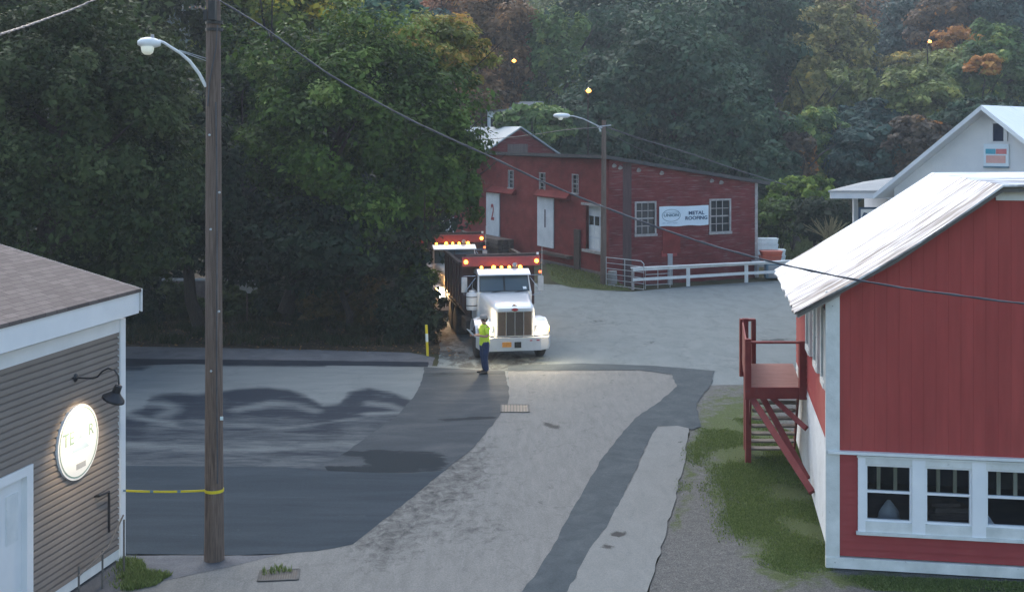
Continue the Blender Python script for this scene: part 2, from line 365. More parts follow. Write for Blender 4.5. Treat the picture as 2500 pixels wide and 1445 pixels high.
def lap(mb, wall, s0, s1, z0, z1, course, depth, holes=(), top=None, cove=False):
    k = 0
    while z0 + k * course < z1 - 1e-4:
        a, b = z0 + k * course, min(z0 + (k + 1) * course, z1)
        cuts = sorted({a, b} | {h[i] for h in holes for i in (2, 3) if a < h[i] < b})
        for q, (u, v) in enumerate(zip(cuts, cuts[1:])):
            iv = [(s0, s1 if top is None else min(s1, top(v)))]
            for h in holes:
                if h[2] < (u + v) / 2 < h[3]:
                    nv = []
                    for (p, r) in iv:
                        if h[1] <= p or h[0] >= r: nv.append((p, r)); continue
                        if h[0] > p: nv.append((p, h[0]))
                        if h[1] < r: nv.append((h[1], r))
                    iv = nv
            du, dv = depth * (1 - (u - a) / course), depth * (1 - (v - a) / course)
            for (p, r) in iv:
                if r - p < .01: continue
                if cove and v - u > course * .9:
                    pr = [(0, 0), (0, depth), (.62, depth * .9), (.76, 0), (1, 0)]
                    for (h0, d0), (h1, d1) in zip(pr, pr[1:]): mb.add([wall.P(p, u + h0 * course, d0), wall.P(r, u + h0 * course, d0), wall.P(r, u + h1 * course, d1), wall.P(p, u + h1 * course, d1)], [(0, 1, 2, 3)])
                    continue
                mb.add([wall.P(p, u, du), wall.P(r, u, du), wall.P(r, v, dv), wall.P(p, v, dv)], [(0, 1, 2, 3)])
                if q == 0: mb.add([wall.P(p, u, 0), wall.P(r, u, 0), wall.P(r, u, du), wall.P(p, u, du)], [(0, 1, 2, 3)])
        k += 1
def text(name, s, size, m, parent, origin, xdir, up, depth=.004, bold=0, align='CENTER', sx=1):
    cu = bpy.data.curves.new(name, 'FONT'); cu.body = s; cu.size = size; cu.extrude = depth; cu.offset = bold
    cu.align_x = align; cu.align_y = 'CENTER'; cu.resolution_u = 3
    t = bpy.data.objects.new('tmp', cu); C.objects.link(t)
    dg = bpy.context.evaluated_depsgraph_get(); me = bpy.data.meshes.new_from_object(t.evaluated_get(dg)); bpy.data.objects.remove(t)
    x = Vector(xdir).normalized(); u = Vector(up).normalized(); z = x.cross(u)
    mt = Matrix((x * sx, u, z)).transposed().to_4x4(); mt.translation = Vector(origin) - OFF[parent.name]
    me.transform(mt); return link(name, me, m, parent)
def setattr_v(me, name, arr):
    a = me.attributes.new(name, 'FLOAT', 'POINT'); a.data.foreach_set('value', np.asarray(arr, dtype=np.float32))

# ------------------------------------------------------------------ ground
def sstep(x, a, b):
    t = np.clip((x - a) / (b - a), 0, 1); return t * t * (3 - 2 * t)
def terrain(x, y):
    x = np.asarray(x, float); y = np.asarray(y, float)
    z = np.where(y > 88, (y - 88) * .17, 0.0)
    z = z + sstep(x, 30, 80) * sstep(y, 50, 110) * 5 + sstep(-x, 18, 60) * sstep(y, 55, 90) * 5
    low = sstep(x, 4.8, 6.2) * (1 - sstep(x, 13, 15)) * sstep(y - .45 * (x - 4.8), 57.7, 58.2) * (1 - sstep(y, 63, 66))
    bank = sstep(-(x - 4.81 + .45 * (y - 58.8)), 0, .1) * (1 - sstep(-(x - 4.81 + .45 * (y - 58.8)), 2.2, 4.2)) * sstep(y, 57.5, 60) * (1 - sstep(y, 78, 84))
    return z - .03 - .7 * low + .30 * bank
def grid(xs, ys, zf):
    X, Y = np.meshgrid(xs, ys); Z = zf(X, Y); nx = len(xs)
    v = np.stack([X.ravel(), Y.ravel(), Z.ravel()], 1)
    i = (np.arange(len(ys) - 1)[:, None] * nx + np.arange(nx - 1)[None]).ravel()
    f = np.stack([i, i + 1, i + 1 + nx, i + nx], 1)
    me = bpy.data.meshes.new('ground'); me.from_pydata(v.tolist(), [], f.tolist())
    me.polygons.foreach_set('use_smooth', [True] * len(me.polygons)); return me
xs = np.concatenate([np.linspace(-260, -24, 30), np.arange(-22, 26, .5), np.linspace(28, 260, 40)])
ys = np.concatenate([np.linspace(-30, 14, 8), np.arange(16, 90, .5), np.linspace(92, 420, 50)])
M['earth'] = groundmat('earth', [(.3, (.030, .028, .018)), (.5, (.045, .048, .026)), (.72, (.07, .06, .038))], (.05, .04, .03), 1.1, grain=.45, bump=.8,
                       extra=((.10, .055, .03), 9, .64, .72))
gme = grid(xs, ys, terrain); setattr_v(gme, 'stain', np.zeros(len(gme.vertices)))
tag(link('ground', gme, M['earth']), kind='structure')

def seg_dist(px, py, pts, ay):
    d = np.full(px.shape, 1e9)
    for (x0, y0), (x1, y1) in zip(pts, pts[1:]):
        vx, vy = x1 - x0, (y1 - y0) * ay; L = vx * vx + vy * vy + 1e-9
        t = np.clip(((px - x0) * vx + (py - y0) * ay * vy) / L, 0, 1)
        d = np.minimum(d, np.hypot(px - x0 - t * vx, (py - y0) * ay - t * vy))
    return d
def sheet(name, poly, m, z, step=.5, jit=.014, strokes=(), zf=None, world=False, field=None):
    """flat ground sheet; poly outlined on the ground, jittered edge, inner points for the stain attribute."""
    P = [Vector(p).to_2d() if world else G(*p).to_2d() for p in poly]
    rnd = random.Random(hash(name) % 1000 if False else len(poly) * 37 + int(poly[0][0]))
    B = []
    for a, b in zip(P, P[1:] + P[:1]):
        n = max(1, int((b - a).length / .28)); nn = (b - a).normalized(); nn = Vector((-nn.y, nn.x))
        for k in range(n): B.append(a.lerp(b, k / n) + (nn * rnd.gauss(0, jit) if k else Vector((0, 0))))
    bx = [p.x for p in B]; by = [p.y for p in B]
    poly_np = np.array([(p.x, p.y) for p in B])
    gx, gy = np.meshgrid(np.arange(min(bx) + step / 2, max(bx), step), np.arange(min(by) + step / 2, max(by), step))
    gx = gx.ravel() + rng.uniform(-.2, .2, gx.size) * step; gy = gy.ravel() + rng.uniform(-.2, .2, gy.size) * step
    ins = np.zeros(gx.shape, bool); j = len(B) - 1
    for i in range(len(B)):
        xi, yi, xj, yj = B[i].x, B[i].y, B[j].x, B[j].y
        with np.errstate(divide='ignore', invalid='ignore'):
            c = ((yi > gy) != (yj > gy)) & (gx < (xj - xi) * (gy - yi) / (yj - yi + 1e-12) + xi)
        ins ^= c; j = i
    pts = B + [Vector((a, b)) for a, b in zip(gx[ins], gy[ins])]
    nb = len(B)
    vo, eo, fo, *_ = delaunay_2d_cdt(pts, [(i, (i + 1) % nb) for i in range(nb)], [], 1, 1e-5)
    v = np.array([(p.x, p.y) for p in vo])
    zz = np.full(len(v), z) if zf is None else zf(v[:, 0], v[:, 1]) + z
    me = bpy.data.meshes.new(name); me.from_pydata(np.column_stack([v, zz]).tolist(), [], [tuple(f) for f in fo])
    bm = bmesh.new(); bm.from_mesh(me); bmesh.ops.recalc_face_normals(bm, faces=bm.faces)
    if sum(f.normal.z for f in bm.faces) < 0: bmesh.ops.reverse_faces(bm, faces=bm.faces)
    bm.to_mesh(me); bm.free()
    px = CX + v[:, 0] * F / v[:, 1]; py = HY + H * F / v[:, 1]
    st = np.zeros(len(v))
    for pts_, wd, s_, ay in strokes:
        dd = seg_dist(px, py, pts_, ay); st = np.maximum(st, s_ * np.clip(1.25 - dd / wd, 0, 1) ** .8)
    if field: st = np.maximum(st, field(px, py))
    setattr_v(me, 'stain', st)
    return tag(link(name, me, m), kind='structure')

def lot_field(px, py):
    # edge of the tack coat left by the spreader: a row of overlapping arcs, then a streaky worn film below it
    ex = np.array([250, 300, 350, 365, 400, 440, 480, 540, 580, 640, 700, 745, 790, 830, 850, 870, 900, 950, 990, 1030])
    ey = np.array([1000, 1005, 990, 965, 957, 955, 958, 952, 944, 941, 946, 960, 985, 978, 958, 948, 945, 952, 965, 985])
    d = py - np.interp(px, ex, ey)
    core = sstep(d, -4, 14) * (1 - .30 * sstep(d, 30, 110))
    sw = np.zeros(px.shape)
    for pts_, wd, s_ in (([(330, 985), (400, 985), (425, 1000), (380, 1025)], 30, .6), ([(580, 1000), (660, 985), (720, 990), (770, 1003)], 24, .55),
                         ([(900, 985), (950, 990), (990, 1004), (900, 1012)], 20, .6), ([(310, 1085), (560, 1100), (900, 1085)], 22, .42), ([(480, 1030), (700, 1045), (950, 1010)], 9, .35), ([(300, 1012), (420, 1035)], 20, .7)):
        sw = np.maximum(sw, s_ * np.clip(1.2 - seg_dist(px, py, pts_, 2.2) / wd, 0, 1))
    st = np.sin(py * .33 + .9 * np.sin(px * .012)) * .05 + np.sin(py * .13 + px * .004) * .06
    return np.clip(.98 * core * (1 - sw) + st * (core > .3), 0, 1) * (px < 1032)
A_pale = [(.28, (.20, .21, .225)), (.5, (.255, .265, .28)), (.74, (.31, .32, .335))]
M['lot_far'] = groundmat('lot_far', [(.25, (.132, .155, .158)), (.5, (.154, .177, .180)), (.78, (.18, .203, .205))], (.05, .055, .058), 1.6, (1, .45, 1), grain=.28, cracks=.22,
                       extra=((.118, .135, .136), 1.1, .52, .75, (1, .5, 1)))
M['lot_left'] = groundmat('lot_left', [(.28, (.118, .132, .134)), (.5, (.142, .158, .160)), (.74, (.168, .184, .185))], (.020, .027, .038), 1.5, (.35, 1.4, 1), grain=.24, soft=(.08, .92), cracks=.15)
M['road_pale'] = groundmat('road_pale', [(.25, (.136, .138, .133)), (.5, (.160, .162, .156)), (.76, (.188, .189, .182))], (.052, .054, .054), 2.2, (2.6, .5, 1), grain=.34, rot=R(-16), cracks=.14, sts=(1.3, .9, 1), sscale=3.4, soft=(.34, .74),
                           extra=((.115, .118, .115), 2.6, .60, .80, (2.4, .5, 1)))
M['tar_new'] = groundmat('tar_new', [(.3, (.022, .032, .042)), (.5, (.030, .042, .053)), (.74, (.042, .054, .067))], (.09, .10, .11), 1.0, (.25, 1.8, 1), grain=.22, bump=.5)
M['tar_mid'] = groundmat('tar_mid', [(.26, (.032, .040, .048)), (.5, (.046, .055, .063)), (.76, (.082, .088, .092))], (.014, .021, .027), .9, (.5, 1.4, 1), grain=.25)
M['trench'] = groundmat('trench', [(.3, (.044, .056, .064)), (.5, (.059, .072, .080)), (.74, (.080, .094, .102))], (.03, .03, .035), 1.6, grain=.25, bump=.5)
M['gravel'] = groundmat('gravel', [(.3, (.095, .097, .095)), (.5, (.125, .125, .12)), (.72, (.16, .158, .152))], (.082, .105, .044), 7, grain=.75, bump=1.0,
                         extra=((.22, .215, .21), 9, .62, .70))
M['kerbtar'] = groundmat('kerbtar', [(.3, (.012, .017, .025)), (.7, (.024, .030, .040))], (.02, .02, .02), 2)
M['shoulder'] = groundmat('shoulder', [(.3, (.075, .08, .09)), (.7, (.13, .135, .145))], (.03, .03, .03), 1.4, grain=.3)
M['turf'] = groundmat('turf', [(.3, (.038, .048, .020)), (.5, (.055, .075, .026)), (.72, (.075, .095, .035))], (.09, .085, .075), 2.0, grain=.5, bump=.9)
M['leaf_floor'] = groundmat('leaf_floor', [(.3, (.022, .020, .016)), (.5, (.045, .038, .026)), (.72, (.075, .055, .035))], (.03, .03, .03), 2.5, grain=.6, bump=.9,
                            extra=((.16, .085, .04), 14, .62, .68))

sheet('lot', [(1065, 905), (1075, 850), (1062, 790), (1035, 740), (1010, 700), (940, 640), (1110, 618), (1200, 640), (1330, 683), (1400, 702), (1470, 709), (1545, 712), (1680, 699),
              (1850, 688), (2050, 678), (2500, 676), (2700, 760), (2700, 930), (1740, 940), (1250, 960)], M['lot_far'], 0.0, .9,
      strokes=[([(1600, 835), (1780, 838), (1960, 828)], 7, .75, 1.6), ([(1380, 740), (1500, 800), (1640, 890)], 26, .30, 1.0), ([(1420, 830), (1620, 905)], 20, .25, 1.0),
               ([(1060, 760), (1120, 900), (1300, 900)], 60, .62, 1.2), ([(1490, 783), (1700, 786)], 5, .4, 2), ([(1400, 760), (1470, 800)], 6, .45, 1.5)])
sheet('leaf_strewn_verge', [(-200, 842), (300, 846), (700, 850), (1010, 858), (1150, 868), (1160, 884), (1170, 868), (1085, 850), (1062, 790), (1035, 740), (1000, 690), (600, 640), (-200, 640)],
      M['leaf_floor'], -.008, 1.2)
sheet('gravel_yard', [(1690, 905), (2700, 905), (2700, 1700), (1500, 1700), (1585, 1445), (1655, 1150), (1690, 1040), (1700, 985), (1720, 940)], M['gravel'], -.004, .22,
      strokes=[([(1800, 1060), (1850, 1120), (1880, 1230), (1940, 1330)], 135, .80, 1.0), ([(1930, 1110), (1960, 1230), (2010, 1360)], 60, .9, 1), ([(1690, 1080), (1680, 1200), (1650, 1280)], 26, .55, 1),
               ([(2040, 1412), (2500, 1440), (2700, 1450)], 24, .85, 1), ([(1730, 1130), (1760, 1250)], 34, .5, 1)])
sheet('shoulder', [(-200, 838), (300, 845), (720, 852), (1000, 860), (1062, 872), (1052, 900), (-200, 900)], M['shoulder'], -.002, .6)
sheet('parking_lot', [(-200, 878), (300, 882), (1055, 893), (1240, 905), (1240, 1160), (760, 1180), (-200, 1180)], M['lot_left'], .002, .12,
      strokes=[([(300, 888), (345, 888)], 28, 1.0, 2.2), ([(345, 900), (300, 900)], 12, .8, 2), ([(520, 890), (790, 892)], 8, .9, 2),
               ([(300, 1132), (800, 1140)], 14, .62, 2.6), ([(860, 960), (900, 953), (960, 966), (985, 982)], 15, .9, 2.2)], field=lot_field)
sheet('road', [(1240, 905), (1420, 903), (1600, 903), (1655, 912), (1680, 960), (1640, 1100), (1500, 1500), (1380, 1750), (-100, 1750), (120, 1500), (260, 1432), (560, 1378), (690, 1352),
               (860, 1326), (1085, 1150), (1215, 1020), (1243, 950)], M['road_pale'], .006, .14,
      strokes=[([(1130, 1150), (1010, 1240), (930, 1310)], 125, .52, 1.0), ([(1170, 1110), (1110, 1170)], 75, .46, 1), ([(1000, 1290), (1180, 1290)], 100, .40, 1.2), ([(860, 1340), (1000, 1330)], 50, .40, 1), ([(1180, 1180), (1140, 1260)], 60, .33, 1), ([(1380, 930), (1330, 1000)], 26, .26, 1), ([(1500, 920), (1400, 1100), (1250, 1330)], 14, .30, 1), ([(1560, 925), (1470, 1080), (1330, 1330)], 12, .28, 1), ([(1300, 930), (1290, 1020), (1180, 1200)], 20, .32, 1), ([(800, 1400), (1000, 1380), (1250, 1400)], 26, .26, 1.5), ([(1130, 1290), (1170, 1300)], 14, .5, 1.5), ([(1340, 1200), (1360, 1260)], 12, .36, 1),
               ([(1330, 1035), (1360, 1045)], 10, .8, 1.5), ([(1335, 1060), (1150, 1330)], 12, .32, 1), ([(1420, 1000), (1250, 1300)], 16, .25, 1), ([(1240, 915), (1650, 915)], 10, .3, 2)])
sheet('asphalt_new', [(-200, 1134), (300, 1137), (700, 1141), (790, 1150), (1000, 1150), (1088, 1148), (862, 1329), (770, 1346), (640, 1356), (300, 1354), (-200, 1350)], M['tar_new'], .010, .25,
      strokes=[([(300, 1240), (900, 1260)], 8, .38, 1.5), ([(300, 1300), (780, 1310)], 6, .34, 1.5), ([(690, 1190), (760, 1194)], 5, .5, 1.5), ([(880, 1210), (930, 1222)], 5, .5, 1.5), ([(560, 1290), (790, 1330)], 4, .4, 1.5)])
sheet('asphalt_patch', [(1036, 897), (1150, 902), (1232, 906), (1243, 950), (1240, 985), (1216, 1020), (1160, 1090), (1087, 1150), (1000, 1157), (800, 1150), (790, 1137), (855, 1098),
                        (905, 1060), (965, 1020), (1010, 970), (1030, 930)], M['tar_mid'], .014, .2,
      strokes=[([(925, 1122), (1050, 1128)], 46, 1.0, 1.6), ([(845, 1108), (930, 1110)], 12, 1.0, 1.8), ([(795, 1146), (1010, 1148)], 16, 1.0, 1.8), ([(1080, 1026), (1210, 1020)], 9, .85, 2), ([(1040, 915), (1230, 912)], 14, .55, 2), ([(1180, 1075), (1110, 1150)], 14, .45, 1)])
sheet('repair_strip', [(1240, 893), (1420, 888), (1600, 894), (1745, 906), (1738, 936), (1700, 985), (1705, 1020), (1712, 1042), (1690, 1050), (1660, 1043), (1606, 1041), (1585, 1075),
                       (1540, 1175), (1480, 1290), (1440, 1340), (1385, 1445), (1300, 1600), (1150, 1600), (1275, 1445), (1345, 1345), (1400, 1240), (1470, 1120), (1550, 1022), (1605, 985), (1652, 945), (1640, 915),
                       (1560, 904), (1240, 906)], M['trench'], .018, .3)
sheet('kerb_strip', [(300, 876), (560, 878), (900, 882), (1046, 884), (1044, 896), (880, 893), (640, 892), (470, 889), (300, 893)], M['kerbtar'], .008, .4)
sheet('pale_walk', [(1606, 1043), (1655, 1041), (1681, 1047), (1672, 1130), (1640, 1250), (1600, 1380), (1572, 1480), (1500, 1620), (1300, 1620), (1386, 1445), (1441, 1340), (1481, 1290), (1541, 1175), (1586, 1075)],
      groundmat('walk_pale', [(.28, (.148, .156, .153)), (.5, (.166, .174, .170)), (.74, (.186, .194, .190))], (.05, .05, .05), 2.4, (1.5, .6, 1), grain=.25, rot=R(-16)), .022, .3,
      strokes=[([(1485, 1309), (1512, 1307)], 9, 1.0, 1.5), ([(1450, 1335), (1500, 1338)], 5, .7, 1.5), ([(1660, 1080), (1668, 1120)], 4, .6, 1)])
sheet('pavement', [(-200, 1352), (300, 1356), (560, 1357), (690, 1352), (560, 1384), (440, 1410), (260, 1450), (100, 1560), (-300, 1560)], M['shoulder'], .010, .4)
sheet('barn_verge', [(1330, 640), (1336, 676), (1345, 690), (1395, 702), (1470, 709), (1540, 710), (1500, 690), (1480, 668), (1440, 652), (1380, 640)], M['turf'], .012, .4, zf=lambda x, y: np.maximum(terrain(x, y) + .03, 0))

def blades(name, spots, height, wid, m, label=None):
    """spots: array (n,3) of root points"""
    n = len(spots); a = rng.uniform(0, 2 * np.pi, n); h = height * rng.uniform(.5, 1.3, n); w_ = wid * rng.uniform(.6, 1.3, n)
    lean = rng.normal(0, .35, (n, 2)) * h[:, None]
    dx = np.column_stack([np.cos(a), np.sin(a), np.zeros(n)]) * w_[:, None] / 2
    tip = spots + np.column_stack([lean, h]); mid = spots + np.column_stack([lean * .35, h * .55])
    v = np.empty((n * 5, 3)); v[0::5] = spots - dx; v[1::5] = spots + dx; v[2::5] = mid + dx * .8; v[3::5] = mid - dx * .8; v[4::5] = tip
    me = bpy.data.meshes.new(name); me.vertices.add(n * 5); me.vertices.foreach_set('co', v.ravel())
    b = np.arange(n) * 5
    q = np.column_stack([b, b + 1, b + 2, b + 3]); t = np.column_stack([b + 3, b + 2, b + 4])
    me.loops.add(n * 7); li = np.column_stack([q, t]).ravel(); me.loops.foreach_set('vertex_index', li)
    me.polygons.add(n * 2); ls = np.column_stack([np.arange(n) * 7, np.arange(n) * 7 + 4]).ravel()
    me.polygons.foreach_set('loop_start', ls); me.update(calc_edges=True)
    setattr_v(me, 'tint', np.repeat(np.clip(rng.normal(.5, .22, n), 0, 1), 5))
    return tag(link(name, me, m), kind='stuff')
def scatter(poly, n, zf=None, patchy=0, world=False):
    P = [Vector(p).to_2d() if world else G(*p).to_2d() for p in poly]
    x0, x1 = min(p.x for p in P), max(p.x for p in P); y0, y1 = min(p.y for p in P), max(p.y for p in P)
    X = rng.uniform(x0, x1, n * 4); Y = rng.uniform(y0, y1, n * 4); ins = np.zeros(X.shape, bool); j = len(P) - 1
    for i in range(len(P)):
        c = ((P[i].y > Y) != (P[j].y > Y)) & (X < (P[j].x - P[i].x) * (Y - P[i].y) / (P[j].y - P[i].y + 1e-12) + P[i].x); ins ^= c; j = i
    X, Y = X[ins], Y[ins]
    if patchy:
        g = np.sin(X * 3.1 + 1.3 * np.sin(Y * 1.7)) + np.sin(Y * 2.3 + 1.7 * np.sin(X * 2.1)) + rng.normal(0, .5, X.size)
        k = g > patchy; X, Y = X[k], Y[k]
    X, Y = X[:n], Y[:n]
    return np.column_stack([X, Y, (zf(X, Y) if zf else np.zeros(X.size))])
M['grass'] = leafmat('grass', [(0, (.07, .10, .03)), (.5, (.135, .185, .055)), (1, (.24, .28, .11))])
M['grass_dry'] = leafmat('grass_dry', [(0, (.08, .09, .03)), (.5, (.15, .17, .06)), (1, (.24, .24, .11))])
tp = [(1755, 1050), (1800, 1035), (1870, 1032), (1960, 1070), (2000, 1160), (2040, 1390), (1990, 1400), (1880, 1375), (1800, 1330), (1775, 1250), (1760, 1180), (1775, 1120)]
tp2 = [(1700, 1050), (1800, 1020), (1870, 1030), (1975, 1070), (2010, 1170), (2042, 1405), (1960, 1412), (1850, 1380), (1770, 1345), (1720, 1270), (1690, 1160)]
gs = np.concatenate([scatter(tp, 36000, patchy=-.5), scatter(tp2, 26000, patchy=.3), scatter([(1672, 1060), (1700, 1050), (1710, 1110), (1690, 1200), (1655, 1280), (1645, 1200)], 4500, patchy=.5),
                     scatter([(2040, 1404), (2700, 1428), (2700, 1460), (2100, 1440)], 9000, patchy=-.3)])
blades('grass', gs, .034, .017, M['grass'])
blades('grass', scatter([(1345, 648), (1345, 686), (1400, 700), (1470, 706), (1535, 706), (1480, 672), (1440, 656), (1380, 645)], 6000, zf=lambda x, y: np.maximum(terrain(x, y) + .03, 0)), .08, .035, M['grass_dry'])
blades('weeds', np.concatenate([scatter([(236, 1450), (262, 1400), (300, 1364), (345, 1372), (360, 1400), (420, 1404), (380, 1430), (300, 1448)], 2600, zf=lambda x, y: x * 0 + .01, patchy=.1), scatter([(640, 1395), (690, 1385), (715, 1398), (640, 1408)], 120, zf=lambda x, y: x * 0 + .01)]), .09, .02, M['grass'])
blades('undergrowth', scatter([(-100, 832), (300, 838), (700, 845), (1000, 845), (1060, 830), (1050, 770), (1000, 720), (-100, 700)], 30000, zf=lambda x, y: terrain(x, y), patchy=.3), .30, .04,
       leafmat('under', [(0, (.014, .022, .009)), (.5, (.03, .04, .016)), (1, (.065, .055, .026))]))
# fallen leaves on the verge: small flat quads
def litter(name, spots, s, m):
    n = len(spots); a = rng.uniform(0, 6.28, n); e = s * rng.uniform(.6, 1.4, n)
    u = np.column_stack([np.cos(a), np.sin(a), rng.normal(0, .3, n)]) * e[:, None]; t = np.column_stack([-np.sin(a), np.cos(a), rng.normal(0, .3, n)]) * e[:, None] * .7
    v = np.empty((n * 4, 3)); v[0::4] = spots - u; v[1::4] = spots - t; v[2::4] = spots + u; v[3::4] = spots + t
    me = bpy.data.meshes.new(name); me.from_pydata(v.tolist(), [], np.arange(n * 4).reshape(-1, 4).tolist())
    setattr_v(me, 'tint', np.repeat(rng.uniform(0, 1, n), 4)); return tag(link(name, me, m), kind='stuff')
M['litter'] = leafmat('litter', [(0, (.05, .03, .015)), (.6, (.12, .07, .03)), (1, (.25, .15, .06))])
sp = scatter([(-100, 832), (300, 846), (1000, 862), (1160, 880), (1080, 840), (1050, 790), (-100, 780)], 2600, zf=lambda x, y: x * 0 + .03)
litter('fallen_leaves', sp, .045, M['litter'])

# ------------------------------------------------------------------ foliage
def crown_mesh(name, cen, rad, nclump, per, leaf, seed, spread=.24, lowcut=-.75, tilt=.5, hole=0, taper=0, zbias=0):
    g = np.random.default_rng(seed)
    d = g.normal(size=(nclump, 3)); d /= np.linalg.norm(d, axis=1)[:, None]
    d[:, 2] = np.where(d[:, 2] < lowcut, -d[:, 2] * .6, d[:, 2])
    r = g.uniform(.30, 1, nclump) ** .42 * g.uniform(.80, 1.05, nclump)
    lump = 1 + .14 * np.sin(d[:, 0] * 4.1 + seed) * np.cos(d[:, 2] * 3.7 + seed * 1.7) + .10 * np.sin(d[:, 1] * 5 + seed * .7)
    c = d * (r * lump)[:, None]
    if taper: c[:, :2] *= (1 - taper * (c[:, 2:3] + 1) / 2)
    cs = g.uniform(.6, 1.3, nclump) * spread; ct = g.normal(0, .20, nclump)
    N = nclump * per; k = np.repeat(np.arange(nclump), per)
    o = g.normal(size=(N, 3)); o /= np.linalg.norm(o, axis=1)[:, None]; rr = g.uniform(0, 1, N) ** .5
    p = c[k] + o * (rr * cs[k])[:, None] * np.array([1, 1, .72])
    p = p * np.array(rad) + np.array(cen)
    nrm = .55 * o + .35 * d[k] + np.array([0, 0, tilt]) + g.normal(0, .45, (N, 3)); nrm /= np.linalg.norm(nrm, axis=1)[:, None]
    u = np.cross(nrm, g.normal(size=(N, 3))); u /= np.linalg.norm(u, axis=1)[:, None] + 1e-9; t = np.cross(nrm, u)
    e = leaf * np.clip(g.lognormal(-.08, .38, N), .4, 2.2)
    fold = nrm * (e * .18)[:, None]
    v = np.empty((N * 4, 3)); v[0::4] = p - u * e[:, None]; v[1::4] = p - t * (e * .55)[:, None] + fold; v[2::4] = p + u * e[:, None]; v[3::4] = p + t * (e * .55)[:, None] + fold
    me = bpy.data.meshes.new(name); me.vertices.add(N * 4); me.vertices.foreach_set('co', v.astype(np.float32).ravel())
    me.loops.add(N * 4); me.loops.foreach_set('vertex_index', np.arange(N * 4, dtype=np.int32))
    me.polygons.add(N); me.polygons.foreach_set('loop_start', np.arange(N, dtype=np.int32) * 4); me.update(calc_edges=True)
    tint = np.clip(.42 + ct[k] + g.normal(0, .13, N) + zbias * c[k][:, 2], 0, 1)  # zbias paints top light into upper clumps, and the turning trees' orange tips
    setattr_v(me, 'tint', np.repeat(tint, 4)); return me

LM = {
 'maple': [(0, (.014, .028, .008)), (.4, (.036, .066, .014)), (.75, (.075, .125, .026)), (1, (.14, .19, .055))],
 'maple_turn': [(0, (.030, .035, .010)), (.4, (.075, .085, .022)), (.65, (.15, .12, .030)), (.85, (.38, .15, .05)), (1, (.50, .17, .07))],
 'yellowing': [(0, (.035, .050, .012)), (.4, (.085, .12, .025)), (.8, (.20, .21, .04)), (1, (.42, .28, .04))],
 'dull': [(0, (.014, .024, .011)), (.4, (.032, .050, .020)), (.8, (.064, .088, .038)), (1, (.10, .125, .06))],
 'dark': [(0, (.008, .018, .012)), (.45, (.018, .034, .022)), (.8, (.036, .058, .038)), (1, (.07, .09, .05))],
 'teal': [(0, (.018, .045, .038)), (.4, (.045, .095, .078)), (.8, (.095, .17, .135)), (1, (.15, .24, .19))],
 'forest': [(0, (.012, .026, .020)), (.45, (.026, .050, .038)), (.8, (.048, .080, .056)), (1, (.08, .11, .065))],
 'forest_pale': [(0, (.022, .042, .020)), (.45, (.055, .088, .038)), (.8, (.10, .14, .055)), (1, (.18, .19, .06))],  # lighter, yellower leaf colour than the plain forest green
 'rust': [(0, (.040, .026, .018)), (.45, (.095, .055, .034)), (.8, (.17, .09, .05)), (1, (.30, .14, .06))],
 'russet': [(0, (.07, .03, .018)), (.45, (.20, .08, .045)), (.8, (.32, .12, .06)), (1, (.42, .19, .08))],
 'tan': [(0, (.045, .045, .022)), (.45, (.10, .095, .042)), (.8, (.17, .14, .055)), (1, (.28, .18, .05))],
 'olive': [(0, (.035, .045, .02)), (.45, (.075, .09, .035)), (.8, (.13, .14, .05)), (1, (.22, .19, .06))],
 'blue': [(0, (.012, .026, .030)), (.45, (.026, .050, .054)), (.8, (.045, .078, .078)), (1, (.07, .10, .09))],
 'plum': [(0, (.030, .026, .028)), (.45, (.062, .050, .046)), (.8, (.12, .075, .05)), (1, (.36, .15, .05))],
 'orange': [(0, (.10, .05, .02)), (.45, (.28, .12, .04)), (.8, (.45, .19, .06)), (1, (.50, .28, .10))],
 'fresh': [(0, (.025, .045, .010)), (.4, (.070, .11, .020)), (.8, (.14, .19, .035)), (1, (.24, .26, .06))],
 'brown_hedge': [(0, (.02, .018, .01)), (.45, (.045, .040, .018)), (.8, (.08, .06, .03)), (1, (.14, .08, .04))],
}
GAIN = {'dark': 1.0, 'maple': 1.35, 'dull': 1.15, 'maple_turn': 2.3, 'forest': 1.8, 'blue': 1.8, 'olive': 2.3, 'tan': 2.3, 'forest_pale': 2.2, 'rust': 2.0}
for k_ in list(LM):
    g_ = GAIN.get(k_, 1.7); LM[k_] = leafmat('leaf_' + k_, [(p_, tuple(min(.6, c_ * g_ * (1, 1, .80)[i_]) for i_, c_ in enumerate(q_))) for p_, q_ in LM[k_]])

